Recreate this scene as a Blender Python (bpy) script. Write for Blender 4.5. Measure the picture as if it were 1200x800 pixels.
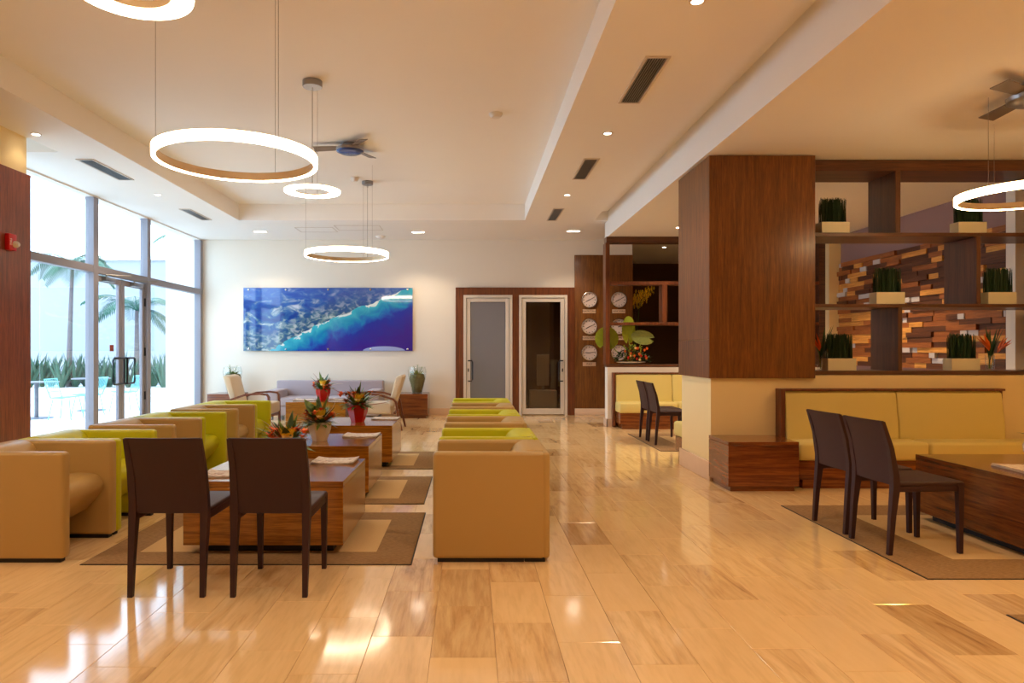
import bpy, bmesh, math, random
from mathutils import Vector, Matrix
for o in list(bpy.data.objects): bpy.data.objects.remove(o)
SC = bpy.context.scene
COL = SC.collection
R = math.radians
PI = math.pi
def s2l(c):
    c /= 255.0
    return c / 12.92 if c <= 0.04045 else ((c + 0.055) / 1.055) ** 2.4
def rgb(r, g, b): return (s2l(r), s2l(g), s2l(b), 1.0)

# ---------------------------------------------------------------- camera
cam = bpy.data.cameras.new('camera'); camo = bpy.data.objects.new('camera', cam); COL.objects.link(camo)
camo.location = (0, 0, 1.35); camo.rotation_euler = (R(90), 0, 0)
cam.sensor_width = 36; cam.lens = 24.0; cam.shift_x = 0.04; cam.shift_y = 10 / 1200
cam.clip_start = 0.05; cam.clip_end = 200
SC.camera = camo
# ---------------------------------------------------------------- world: bright overcast daylight
w = bpy.data.worlds.new('world'); SC.world = w; w.use_nodes = True
nt = w.node_tree; bg = nt.nodes['Background']
bg.inputs[0].default_value = (0.56, 0.78, 1.0, 1); bg.inputs[1].default_value = 4.5
# daylight portal in the glazed wall
pl = bpy.data.lights.new('window_portal', 'AREA'); pl.shape = 'RECTANGLE'; pl.size = 6.6; pl.size_y = 3.5
pl.cycles.is_portal = True
plo = bpy.data.objects.new('window_portal', pl); COL.objects.link(plo)
plo.location = (-5.72, 10.85, 1.82); plo.rotation_euler = (R(90), 0, R(-90))
vs = SC.view_settings
vs.view_transform = 'Standard'; vs.look = 'None'; vs.gamma = 1; vs.use_curve_mapping = False
vs.exposure = 0.56
SC.cycles.max_bounces = 8; SC.cycles.diffuse_bounces = 5; SC.cycles.transparent_max_bounces = 12
SC.cycles.sample_clamp_indirect = 6
SC.cycles.caustics_reflective = False; SC.cycles.caustics_refractive = False
LAMP_WARM = (1.0, 0.79, 0.56)
LAMP_LOUNGE = (1.0, 0.56, 0.11)
DOWN_W = 50.0      # watts of one recessed downlight in the hall
LOUNGE_W = 70.0    # watts of one downlight added to light the right lounge
NEAR_W = 95.0     # unseen downlights added to brighten the near end of the hall
RING_E = 16.0      # ring diffusers

# ---------------------------------------------------------------- materials
MAT = {}
def newmat(name):
    m = bpy.data.materials.new(name); m.use_nodes = True
    n = m.node_tree
    return m, n, n.nodes['Principled BSDF']
def N(n, t, **kw):
    x = n.nodes.new(t)
    for k, v in kw.items(): setattr(x, k, v)
    return x
def plain(name, c, rough=0.5, metal=0.0, spec=0.5, coat=0.0, noise=0.0, nscale=60, bump=0.0, sheen=0.0):
    m, n, p = newmat(name)
    p.inputs['Base Color'].default_value = c; p.inputs['Roughness'].default_value = rough
    p.inputs['Metallic'].default_value = metal; p.inputs['Specular IOR Level'].default_value = spec
    p.inputs['Coat Weight'].default_value = coat; p.inputs['Sheen Weight'].default_value = sheen
    if noise or bump:
        tc = N(n, 'ShaderNodeTexCoord'); nz = N(n, 'ShaderNodeTexNoise')
        nz.inputs['Scale'].default_value = nscale; nz.inputs['Detail'].default_value = 4
        n.links.new(tc.outputs['Object'], nz.inputs['Vector'])
        if noise:
            mx = N(n, 'ShaderNodeMix', data_type='RGBA')
            mx.inputs[6].default_value = tuple(x * (1 - noise) for x in c[:3]) + (1,)
            mx.inputs[7].default_value = tuple(min(1, x * (1 + noise)) for x in c[:3]) + (1,)
            n.links.new(nz.outputs[0], mx.inputs[0]); n.links.new(mx.outputs[2], p.inputs['Base Color'])
        if bump:
            b = N(n, 'ShaderNodeBump'); b.inputs['Strength'].default_value = bump; b.inputs['Distance'].default_value = 0.002
            n.links.new(nz.outputs[0], b.inputs['Height']); n.links.new(b.outputs[0], p.inputs['Normal'])
    MAT[name] = m
    return m
def wood(name, c1, c2, c3, axis='z', rough=0.35, scale=1.0, coat=0.15):
    m, n, p = newmat(name)
    tc = N(n, 'ShaderNodeTexCoord'); oi = N(n, 'ShaderNodeObjectInfo')
    sc = {'x': (1.2, 22, 22), 'y': (22, 1.2, 22), 'z': (22, 22, 1.2), 'h': (1.3, 1.5, 24)}[axis]
    mp = N(n, 'ShaderNodeMapping'); mp.inputs['Scale'].default_value = tuple(v * scale for v in sc)
    cmb = N(n, 'ShaderNodeMath', operation='MULTIPLY'); cmb.inputs[1].default_value = 37.0
    n.links.new(oi.outputs['Random'], cmb.inputs[0])
    add = N(n, 'ShaderNodeVectorMath', operation='ADD')
    n.links.new(tc.outputs['Object'], mp.inputs[0]); n.links.new(mp.outputs[0], add.inputs[0]); n.links.new(cmb.outputs[0], add.inputs[1])
    nz = N(n, 'ShaderNodeTexNoise'); nz.inputs['Scale'].default_value = 1.0; nz.inputs['Detail'].default_value = 6; nz.inputs['Roughness'].default_value = 0.62; nz.inputs['Distortion'].default_value = 0.6
    n.links.new(add.outputs[0], nz.inputs['Vector'])
    nf = N(n, 'ShaderNodeTexNoise'); nf.inputs['Scale'].default_value = 5.0; nf.inputs['Detail'].default_value = 3
    n.links.new(add.outputs[0], nf.inputs['Vector'])
    cr = N(n, 'ShaderNodeValToRGB'); e = cr.color_ramp.elements
    e[0].position = 0.3; e[0].color = c1; e[1].position = 0.72; e[1].color = c3
    k = e.new(0.5); k.color = c2
    n.links.new(nz.outputs[0], cr.inputs[0])
    mul = N(n, 'ShaderNodeMix', data_type='RGBA', blend_type='MULTIPLY'); mul.inputs[0].default_value = 0.55
    cr2 = N(n, 'ShaderNodeValToRGB'); cr2.color_ramp.elements[0].position = 0.35; cr2.color_ramp.elements[0].color = (0.5, 0.45, 0.42, 1); cr2.color_ramp.elements[1].position = 0.55
    n.links.new(nf.outputs[0], cr2.inputs[0]); n.links.new(cr.outputs[0], mul.inputs[6]); n.links.new(cr2.outputs[0], mul.inputs[7])
    n.links.new(mul.outputs[2], p.inputs['Base Color'])
    p.inputs['Roughness'].default_value = rough; p.inputs['Coat Weight'].default_value = coat; p.inputs['Coat Roughness'].default_value = 0.15
    MAT[name] = m
    return m
def emit(name, c, s):
    m, n, p = newmat(name)
    p.inputs['Base Color'].default_value = (0.8, 0.8, 0.8, 1)
    p.inputs['Emission Color'].default_value = tuple(c[:3]) + (1,); p.inputs['Emission Strength'].default_value = s
    MAT[name] = m
    return m
def glass(name, tint=(0.96, 0.98, 0.98, 1), refl=1.0):
    m, n, p = newmat(name); n.nodes.remove(p)
    out = n.nodes['Material Output']
    tr = N(n, 'ShaderNodeBsdfTransparent'); tr.inputs[0].default_value = tint
    gl = N(n, 'ShaderNodeBsdfGlossy'); gl.inputs['Roughness'].default_value = 0.01
    lw = N(n, 'ShaderNodeLayerWeight'); pw = N(n, 'ShaderNodeMath', operation='POWER'); pw.inputs[1].default_value = 5.0
    n.links.new(lw.outputs['Facing'], pw.inputs[0])
    mu = N(n, 'ShaderNodeMath', operation='MULTIPLY_ADD'); mu.inputs[1].default_value = 0.9; mu.inputs[2].default_value = 0.035 * refl
    mx = N(n, 'ShaderNodeMixShader')
    n.links.new(pw.outputs[0], mu.inputs[0]); n.links.new(mu.outputs[0], mx.inputs[0])
    n.links.new(tr.outputs[0], mx.inputs[1]); n.links.new(gl.outputs[0], mx.inputs[2]); n.links.new(mx.outputs[0], out.inputs[0])
    MAT[name] = m
    return m

plain('paint_wall', rgb(232, 222, 208), 0.6, spec=0.25, noise=0.012, nscale=3)
plain('paint_ceiling', rgb(242, 236, 230), 0.65, spec=0.2, noise=0.012, nscale=2)
plain('paint_lounge', rgb(238, 216, 164), 0.6, spec=0.25, noise=0.015, nscale=4)
plain('paint_mauve', rgb(150, 120, 116), 0.7, spec=0.2)
plain('paint_dark', rgb(92, 62, 38), 0.7, spec=0.2, noise=0.1, nscale=30)
wood('sapele', rgb(92, 50, 14), rgb(118, 68, 20), rgb(142, 86, 30), 'z', 0.34, 1.7)
wood('sapele_dark', rgb(66, 36, 20), rgb(92, 52, 28), rgb(112, 66, 36), 'x', 0.4)
wood('table_wood', rgb(120, 70, 14), rgb(152, 94, 24), rgb(178, 116, 36), 'x', 0.16, 1.6, 0.5)
wood('table_wood_dark', rgb(72, 36, 12), rgb(108, 56, 20), rgb(134, 76, 30), 'y', 0.18, 1.1, 0.5)
wood('side_wood', rgb(84, 38, 14), rgb(122, 64, 26), rgb(150, 84, 34), 'h', 0.2, 1.1, 0.4)
wood('table_wood_h', rgb(120, 70, 14), rgb(152, 94, 24), rgb(178, 116, 36), 'h', 0.2, 1.6, 0.4)
wood('table_wood_dark_h', rgb(72, 36, 12), rgb(108, 56, 20), rgb(134, 76, 30), 'h', 0.2, 1.1, 0.4)
wood('pillar_red', rgb(108, 50, 28), rgb(140, 68, 38), rgb(162, 84, 48), 'z', 0.4, 1.5)
wood('trim_wood', rgb(88, 42, 16), rgb(112, 56, 24), rgb(136, 72, 32), 'z', 0.4)
wood('block_light', rgb(190, 124, 52), rgb(218, 152, 70), rgb(234, 178, 98), 'y', 0.55, 1.0, 0)
wood('block_mid', rgb(132, 72, 30), rgb(156, 90, 40), rgb(180, 110, 54), 'y', 0.55, 1.0, 0)
wood('block_dark', rgb(72, 38, 18), rgb(94, 52, 26), rgb(112, 66, 34), 'y', 0.55, 1.0, 0)
plain('block_white', rgb(196, 188, 186), 0.6, noise=0.05, nscale=8)
plain('leather_tan', rgb(184, 151, 92), 0.42, spec=0.4, noise=0.02, nscale=200, bump=0.15)
plain('leather_lime', rgb(196, 194, 20), 0.42, spec=0.4, noise=0.02, nscale=200, bump=0.15)
plain('leather_cream', rgb(218, 198, 122), 0.42, spec=0.4, noise=0.02, nscale=150, bump=0.1)
plain('leather_brown', rgb(52, 26, 31), 0.5, spec=0.4, noise=0.12, nscale=320, bump=0.5)
plain('fabric_grey', rgb(168, 156, 162), 0.85, spec=0.2, noise=0.04, nscale=250, sheen=0.2)
plain('fabric_cream', rgb(206, 186, 158), 0.85, spec=0.2, noise=0.04, nscale=250, sheen=0.2)
plain('plinth_black', rgb(24, 16, 12), 0.6)
plain('aluminium', rgb(142, 137, 145), 0.5)
plain('aluminium_warm', rgb(216, 204, 190), 0.4)
plain('chrome', rgb(205, 200, 198), 0.18, metal=1.0)
plain('steel_brushed', rgb(150, 146, 145), 0.35, metal=0.9)
plain('handle_black', rgb(22, 20, 26), 0.35)
plain('ring_metal', rgb(196, 172, 138), 0.45, metal=0.2)
plain('cable', rgb(150, 135, 125), 0.5)
emit('ring_diffuser', (1.0, 0.80, 0.56), RING_E)
emit('ring_diffuser_lounge', (1.0, 0.70, 0.36), 20.0)
emit('down_lens', (1.0, 0.86, 0.68), 14.0)
plain('vent_white', rgb(205, 190, 175), 0.5)
plain('vent_dark', rgb(58, 52, 50), 0.6)
plain('white_plastic', rgb(228, 220, 212), 0.4)
plain('red_plastic', rgb(210, 22, 26), 0.3)
plain('fan_blade', rgb(120, 104, 92), 0.4, metal=0.3)
plain('fan_blue', rgb(40, 62, 130), 0.25, metal=0.2)
plain('ceramic_white', rgb(222, 208, 186), 0.25, noise=0.03, nscale=12)
plain('ceramic_red', rgb(186, 8, 14), 0.25, coat=0.1)
plain('planter_cream', rgb(222, 212, 180), 0.4)
plain('grass_dark', rgb(24, 54, 18), 0.6, noise=0.4, nscale=40)
plain('leaf_dark', rgb(46, 74, 30), 0.45, noise=0.3, nscale=30)
plain('leaf_mid', rgb(100, 124, 48), 0.5, noise=0.3, nscale=25)
plain('leaf_lime', rgb(158, 172, 36), 0.5, noise=0.15, nscale=20)
plain('leaf_pale', rgb(150, 160, 84), 0.5, noise=0.2, nscale=30)
plain('petal_orange', rgb(240, 110, 30), 0.5, noise=0.25, nscale=60)
plain('petal_red', rgb(206, 40, 18), 0.5, noise=0.2, nscale=60)
plain('petal_rust', rgb(150, 62, 26), 0.6, noise=0.3, nscale=60)
plain('petal_yellow', rgb(222, 178, 38), 0.5, noise=0.25, nscale=60)
plain('petal_pale', rgb(226, 190, 120), 0.5, noise=0.2, nscale=90)
plain('twig_white', rgb(214, 200, 180), 0.6)
plain('soil', rgb(58, 42, 28), 0.9)
plain('dial', rgb(226, 206, 200), 0.45)
plain('ink', rgb(30, 24, 24), 0.5)
plain('sign_plate', rgb(214, 178, 148), 0.35)
plain('paper', rgb(206, 192, 176), 0.7, noise=0.1, nscale=60)
plain('concrete_white', rgb(232, 232, 228), 0.8, noise=0.02, nscale=3)
plain('garden_render', rgb(150, 152, 158), 0.9, noise=0.02, nscale=3)
plain('patio_floor', rgb(222, 222, 220), 0.7, noise=0.04, nscale=2)
plain('table_grey', rgb(100, 98, 106), 0.5)
plain('wire_aqua', rgb(120, 200, 204), 0.4)
plain('palm_leaf', rgb(54, 96, 70), 0.5, noise=0.3, nscale=6)
plain('palm_trunk', rgb(112, 98, 96), 0.9, noise=0.25, nscale=14)
plain('agave_leaf', rgb(44, 84, 62), 0.5, noise=0.35, nscale=6)
plain('orchid_yellow', rgb(236, 200, 24), 0.5)
glass('window_glass', (0.97, 0.985, 0.99, 1))
glass('vase_glass', (0.97, 0.985, 0.98, 1), 1.4)
plain('moss', rgb(104, 96, 50), 0.8, noise=0.7, nscale=34)
glass('door_glass', (0.62, 0.58, 0.54, 1), 1.3)
plain('frosted_glass', rgb(118, 120, 128), 0.22, spec=0.6, coat=0.4)
plain('marble_base', rgb(222, 192, 166), 0.25, noise=0.05, nscale=9)
plain('dark_room', rgb(90, 62, 40), 0.7)
plain('grout', rgb(196, 160, 120), 0.6)

# travertine planks: every plank its own tone and veins, picked by its place in the grid
TW, TL, TX0 = 0.29, 0.60, -0.18
def travertine():
    m, n, p = newmat('travertine')
    g = N(n, 'ShaderNodeNewGeometry'); sx = N(n, 'ShaderNodeSeparateXYZ'); n.links.new(g.outputs['Position'], sx.inputs[0])
    def math_(op, a, b=None):
        x = N(n, 'ShaderNodeMath', operation=op)
        for i, v in enumerate((a, b)):
            if v is None: continue
            if isinstance(v, (int, float)): x.inputs[i].default_value = v
            else: n.links.new(v, x.inputs[i])
        return x.outputs[0]
    col = math_('FLOOR', math_('DIVIDE', math_('SUBTRACT', sx.outputs[0], TX0), TW))
    off = math_('MULTIPLY', math_('FRACT', math_('MULTIPLY', math_('ADD', col, 400.0), 0.37)), TL)
    row = math_('FLOOR', math_('DIVIDE', math_('ADD', sx.outputs[1], off), TL))
    cb = N(n, 'ShaderNodeCombineXYZ'); n.links.new(col, cb.inputs[0]); n.links.new(row, cb.inputs[1])
    wn = N(n, 'ShaderNodeTexWhiteNoise', noise_dimensions='2D'); n.links.new(cb.outputs[0], wn.inputs['Vector'])
    v1 = N(n, 'ShaderNodeVectorMath', operation='MULTIPLY'); v1.inputs[1].default_value = (6, 0.7, 1); n.links.new(g.outputs['Position'], v1.inputs[0])
    v2 = N(n, 'ShaderNodeVectorMath', operation='MULTIPLY'); v2.inputs[1].default_value = (40, 40, 40); n.links.new(wn.outputs['Color'], v2.inputs[0])
    v3 = N(n, 'ShaderNodeVectorMath', operation='ADD'); n.links.new(v1.outputs[0], v3.inputs[0]); n.links.new(v2.outputs[0], v3.inputs[1])
    nz = N(n, 'ShaderNodeTexNoise'); nz.inputs['Scale'].default_value = 1.3; nz.inputs['Detail'].default_value = 8; nz.inputs['Roughness'].default_value = 0.65; nz.inputs['Distortion'].default_value = 1.1
    n.links.new(v3.outputs[0], nz.inputs['Vector'])
    cr = N(n, 'ShaderNodeValToRGB'); e = cr.color_ramp.elements
    e[0].position = 0.28; e[0].color = rgb(150, 108, 76); e[1].position = 0.62; e[1].color = rgb(242, 212, 164)
    k = e.new(0.42); k.color = rgb(220, 182, 132)
    n.links.new(nz.outputs[0], cr.inputs[0])
    # plain planks against veined ones
    tone = N(n, 'ShaderNodeValToRGB'); te = tone.color_ramp.elements
    te[0].position = 0.0; te[0].color = (0.80, 0.74, 0.67, 1); te[1].position = 0.16; te[1].color = (1, 0.985, 0.97, 1)
    k = te.new(0.06); k.color = (0.92, 0.88, 0.84, 1)
    n.links.new(wn.outputs['Value'], tone.inputs[0])
    fac = math_('MINIMUM', math_('MULTIPLY', wn.outputs['Value'], 1.7), 0.82)
    mx = N(n, 'ShaderNodeMix', data_type='RGBA'); n.links.new(fac, mx.inputs[0]); n.links.new(cr.outputs[0], mx.inputs[6]); mx.inputs[7].default_value = rgb(240, 206, 154)
    nf = N(n, 'ShaderNodeTexNoise'); nf.inputs['Scale'].default_value = 7; nf.inputs['Detail'].default_value = 6; n.links.new(v3.outputs[0], nf.inputs['Vector'])
    m2 = N(n, 'ShaderNodeMix', data_type='RGBA', blend_type='MULTIPLY'); m2.inputs[0].default_value = 1.0
    n.links.new(mx.outputs[2], m2.inputs[6]); n.links.new(tone.outputs[0], m2.inputs[7])
    cr3 = N(n, 'ShaderNodeValToRGB'); cr3.color_ramp.elements[0].position = 0.35; cr3.color_ramp.elements[0].color = (0.80, 0.76, 0.72, 1); cr3.color_ramp.elements[1].position = 0.55
    n.links.new(nf.outputs[0], cr3.inputs[0])
    m3 = N(n, 'ShaderNodeMix', data_type='RGBA', blend_type='MULTIPLY'); n.links.new(math_('MULTIPLY', math_('SUBTRACT', 1.15, wn.outputs['Value']), 0.6), m3.inputs[0])
    n.links.new(m2.outputs[2], m3.inputs[6]); n.links.new(cr3.outputs[0], m3.inputs[7])
    n.links.new(m3.outputs[2], p.inputs['Base Color'])
    rr = N(n, 'ShaderNodeMapRange'); rr.inputs[3].default_value = 0.05; rr.inputs[4].default_value = 0.14
    n.links.new(nf.outputs[0], rr.inputs[0]); n.links.new(rr.outputs[0], p.inputs['Roughness'])
    p.inputs['Specular IOR Level'].default_value = 0.9
    MAT['travertine'] = m
travertine()

def rug_material():
    m, n, p = newmat('rug_weave')
    tc = N(n, 'ShaderNodeTexCoord'); nz = N(n, 'ShaderNodeTexNoise'); nz.inputs['Scale'].default_value = 120; nz.inputs['Detail'].default_value = 3
    mp = N(n, 'ShaderNodeMapping'); mp.inputs['Scale'].default_value = (0.3, 2.5, 1)
    n.links.new(tc.outputs['Object'], mp.inputs[0]); n.links.new(mp.outputs[0], nz.inputs['Vector'])
    cr = N(n, 'ShaderNodeValToRGB'); cr.color_ramp.elements[0].position = 0.3; cr.color_ramp.elements[0].color = rgb(128, 98, 68); cr.color_ramp.elements[1].position = 0.7; cr.color_ramp.elements[1].color = rgb(168, 134, 96)
    n.links.new(nz.outputs[0], cr.inputs[0]); n.links.new(cr.outputs[0], p.inputs['Base Color'])
    b = N(n, 'ShaderNodeBump'); b.inputs['Strength'].default_value = 0.5; b.inputs['Distance'].default_value = 0.003
    n.links.new(nz.outputs[0], b.inputs['Height']); n.links.new(b.outputs[0], p.inputs['Normal'])
    p.inputs['Roughness'].default_value = 0.95; p.inputs['Specular IOR Level'].default_value = 0.1
    MAT['rug_weave'] = m
rug_material()
plain('rug_pale', rgb(206, 172, 124), 0.95, spec=0.1, noise=0.08, nscale=90, bump=0.4)

def picture_material():
    m, n, p = newmat('aerial_photo')
    tc = N(n, 'ShaderNodeTexCoord'); sx = N(n, 'ShaderNodeSeparateXYZ'); n.links.new(tc.outputs['Generated'], sx.inputs[0])
    u, v = sx.outputs[0], sx.outputs[2]
    def math_(op, a, b=None, c=None):
        x = N(n, 'ShaderNodeMath', operation=op)
        for i, q in enumerate((a, b, c)):
            if q is None: continue
            if isinstance(q, (int, float)): x.inputs[i].default_value = q
            else: n.links.new(q, x.inputs[i])
        return x.outputs[0]
    mp = N(n, 'ShaderNodeMapping'); mp.inputs['Scale'].default_value = (2.8, 1, 1); n.links.new(tc.outputs['Generated'], mp.inputs[0])
    def noise(scale, det=6, dist=0.0, loc=(0, 0, 0), stretch=(1, 1, 1)):
        m_ = N(n, 'ShaderNodeMapping'); m_.inputs['Location'].default_value = loc; m_.inputs['Scale'].default_value = stretch
        n.links.new(mp.outputs[0], m_.inputs[0])
        z = N(n, 'ShaderNodeTexNoise'); z.inputs['Scale'].default_value = scale; z.inputs['Detail'].default_value = det; z.inputs['Distortion'].default_value = dist
        n.links.new(m_.outputs[0], z.inputs['Vector']); return z.outputs[0]
    def ramp(x, stops):
        c = N(n, 'ShaderNodeValToRGB'); e = c.color_ramp.elements
        e[0].position, e[0].color = stops[0]; e[1].position, e[1].color = stops[-1]
        for q in stops[1:-1]:
            k = e.new(q[0]); k.color = q[1]
        n.links.new(x, c.inputs[0]); return c.outputs[0]
    def mix(f, a, b):
        x = N(n, 'ShaderNodeMix', data_type='RGBA')
        for i, q in ((0, f), (6, a), (7, b)):
            if isinstance(q, tuple): x.inputs[i].default_value = q
            elif isinstance(q, (int, float)): x.inputs[i].default_value = q
            else: n.links.new(q, x.inputs[i])
        return x.outputs[2]
    # shore: v = f(u) from (0.19, 0) over (0.5, 0.42) to (0.88, 0.88)
    shore = math_('MULTIPLY', math_('POWER', math_('MAXIMUM', math_('SUBTRACT', u, 0.19), 0.0), 0.78), 1.20)
    wob = math_('MULTIPLY', math_('SUBTRACT', noise(3, 5), 0.5), 0.22)
    d = math_('SUBTRACT', math_('ADD', shore, wob), v)        # >0: sea
    sea = ramp(math_('ADD', d, math_('MULTIPLY', math_('SUBTRACT', noise(6, 6, 1.0), 0.5), 0.34)),
               [(0.0, rgb(210, 225, 225)), (0.015, rgb(60, 176, 196)), (0.17, rgb(16, 136, 180)), (0.27, rgb(14, 92, 176)), (0.36, rgb(22, 48, 156)), (0.7, rgb(50, 30, 142))])
    land = ramp(noise(4.5, 8, 0.7, (3, 0, 0), (1, 1, 1.9)), [(0.0, rgb(14, 36, 96)), (0.44, rgb(22, 62, 140)), (0.54, rgb(40, 92, 150)), (0.60, rgb(110, 140, 160)), (0.68, rgb(200, 208, 216)), (1.0, rgb(225, 226, 230))])
    towns = ramp(noise(9, 8, 0.8, (1, 0, 2), (1, 1, 1.6)), [(0.0, rgb(24, 60, 110)), (0.43, rgb(40, 84, 120)), (0.52, rgb(96, 130, 128)), (0.6, rgb(170, 184, 184)), (1.0, rgb(225, 222, 215))])
    near = ramp(math_('MULTIPLY', d, -1.0), [(0.0, (0.8, 0.8, 0.8, 1)), (0.22, (0.55, 0.55, 0.55, 1)), (0.36, (0, 0, 0, 1)), (1.0, (0, 0, 0, 1))])
    land2 = mix(near, land, towns)
    land3 = mix(ramp(v, [(0.0, (0, 0, 0, 1)), (0.55, (0, 0, 0, 1)), (1.0, (0.75, 0.75, 0.75, 1))]), land2, mix(noise(6, 5, 0.5, (5, 0, 0), (0.6, 1, 4)), rgb(18, 58, 170), rgb(90, 130, 200)))
    f = ramp(d, [(0.0, (0, 0, 0, 1)), (0.004, (1, 1, 1, 1)), (1.0, (1, 1, 1, 1))])
    pic = mix(f, land3, sea)
    # the aeroplane's wing tip at the lower edge
    du = math_('DIVIDE', math_('SUBTRACT', u, 0.83), 0.125); dv = math_('DIVIDE', v, 0.075)
    e2 = math_('ADD', math_('MULTIPLY', du, du), math_('MULTIPLY', dv, dv))
    pic = mix(math_('LESS_THAN', e2, 1.0), pic, rgb(150, 165, 215))
    n.links.new(pic, p.inputs['Base Color'])
    p.inputs['Roughness'].default_value = 0.06; p.inputs['Coat Weight'].default_value = 0.6; p.inputs['Coat Roughness'].default_value = 0.02
    MAT['aerial_photo'] = m
picture_material()

# ---------------------------------------------------------------- geometry helpers
def BM(): return bmesh.new()
def join_bm(dst, src):
    me = bpy.data.meshes.new('tmp'); src.to_mesh(me); src.free(); dst.from_mesh(me); bpy.data.meshes.remove(me)
def box(bm, x0, x1, y0, y1, z0, z1, r=0.0, seg=2):
    t = bmesh.new() if r else bm
    vs = [t.verts.new((x, y, z)) for x in (x0, x1) for y in (y0, y1) for z in (z0, z1)]
    for f in ((0, 1, 3, 2), (4, 6, 7, 5), (0, 4, 5, 1), (2, 3, 7, 6), (0, 2, 6, 4), (1, 5, 7, 3)): t.faces.new([vs[i] for i in f])
    if r:
        bmesh.ops.bevel(t, geom=list(t.edges), offset=r, segments=seg, profile=0.5, affect='EDGES')
        join_bm(bm, t)
    return bm
def cyl(bm, c, r, z0, z1, n=24, r2=None):
    return lathe(bm, [(0, z0), (r, z0), (r if r2 is None else r2, z1), (0, z1)], n, c)
def lathe(bm, prof, n=24, c=(0, 0)):
    rings = []
    for (r, z) in prof:
        if r < 1e-6: rings.append([bm.verts.new((c[0], c[1], z))])
        else: rings.append([bm.verts.new((c[0] + r * math.cos(2 * PI * i / n), c[1] + r * math.sin(2 * PI * i / n), z)) for i in range(n)])
    for a, b in zip(rings, rings[1:]):
        for i in range(n):
            j = (i + 1) % n
            q = [a[i % len(a)], a[j % len(a)], b[j % len(b)], b[i % len(b)]]
            u = []
            for v in q:
                if v not in u: u.append(v)
            if len(u) > 2:
                try: bm.faces.new(u)
                except ValueError: pass
    return bm
def tube(bm, pts, r, n=6, caps=True):
    pts = [Vector(p) for p in pts]; k = len(pts)
    rs = r if isinstance(r, (list, tuple)) else [r] * k
    rings = []; up = Vector((0, 0, 1))
    for i, p in enumerate(pts):
        d = (pts[min(i + 1, k - 1)] - pts[max(i - 1, 0)])
        if d.length < 1e-9: d = Vector((0, 0, 1))
        d.normalize()
        a = d.cross(up)
        if a.length < 0.05: a = d.cross(Vector((1, 0, 0)))
        a.normalize(); b = d.cross(a)
        rings.append([bm.verts.new(p + (a * math.cos(2 * PI * j / n) + b * math.sin(2 * PI * j / n)) * rs[i]) for j in range(n)])
    for A, B in zip(rings, rings[1:]):
        for j in range(n):
            bm.faces.new([A[j], A[(j + 1) % n], B[(j + 1) % n], B[j]])
    if caps:
        bm.faces.new(rings[0][::-1]); bm.faces.new(rings[-1])
    return bm
def loft(bm, secs):
    """closed tube through rectangular or other equal-count sections"""
    rings = [[bm.verts.new(p) for p in s] for s in secs]; n = len(rings[0])
    for A, B in zip(rings, rings[1:]):
        for j in range(n): bm.faces.new([A[j], A[(j + 1) % n], B[(j + 1) % n], B[j]])
    bm.faces.new(rings[0][::-1]); bm.faces.new(rings[-1])
    return bm
def prism_x(bm, poly, x0, x1, r=0.0):
    """poly of (y, z) extruded along x"""
    t = bmesh.new()
    A = [t.verts.new((x0, y, z)) for y, z in poly]; B = [t.verts.new((x1, y, z)) for y, z in poly]
    n = len(poly)
    fa = t.faces.new(A); fb = t.faces.new(B[::-1])
    for i in range(n): t.faces.new([A[i], B[i], B[(i + 1) % n], A[(i + 1) % n]])
    bmesh.ops.recalc_face_normals(t, faces=list(t.faces))
    if r:
        es = [e for f in (fa, fb) for e in f.edges]
        bmesh.ops.bevel(t, geom=es, offset=r, segments=3, profile=0.5, affect='EDGES')
    join_bm(bm, t)
    return bm
def blade(bm, p, d, L, W, droop=0.3, n=6, fold=0.15, tip=0.02, wide=0.4):
    """a leaf: starts at p, heads along d, bends down; W is its full width"""
    p = Vector(p); d = Vector(d).normalized(); prev = None
    for i in range(n + 1):
        t = i / n
        side = d.cross(Vector((0, 0, 1)))
        if side.length < 0.05: side = Vector((1, 0, 0)).cross(d)
        side.normalize(); nrm = side.cross(d).normalized()
        wd = W * 0.5 * (math.sin(PI * min(1, (t ** (0.75 if wide < 0.5 else 1.3)) * 0.93 + 0.07)) + tip)
        row = [bm.verts.new(p - side * wd + nrm * fold * wd), bm.verts.new(p), bm.verts.new(p + side * wd + nrm * fold * wd)]
        if prev:
            bm.faces.new([prev[0], prev[1], row[1], row[0]]); bm.faces.new([prev[1], prev[2], row[2], row[1]])
        prev = row
        p = p + d * (L / n)
        d = (d + Vector((0, 0, -droop / n * (0.4 + 1.2 * t)))).normalized()
    return bm
def ball(bm, c, r, sx=1, sy=1, sz=1, sub=1):
    t = bmesh.new(); bmesh.ops.create_icosphere(t, subdivisions=sub, radius=r)
    for v in t.verts: v.co = Vector((v.co.x * sx + c[0], v.co.y * sy + c[1], v.co.z * sz + c[2]))
    join_bm(bm, t); return bm

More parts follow.
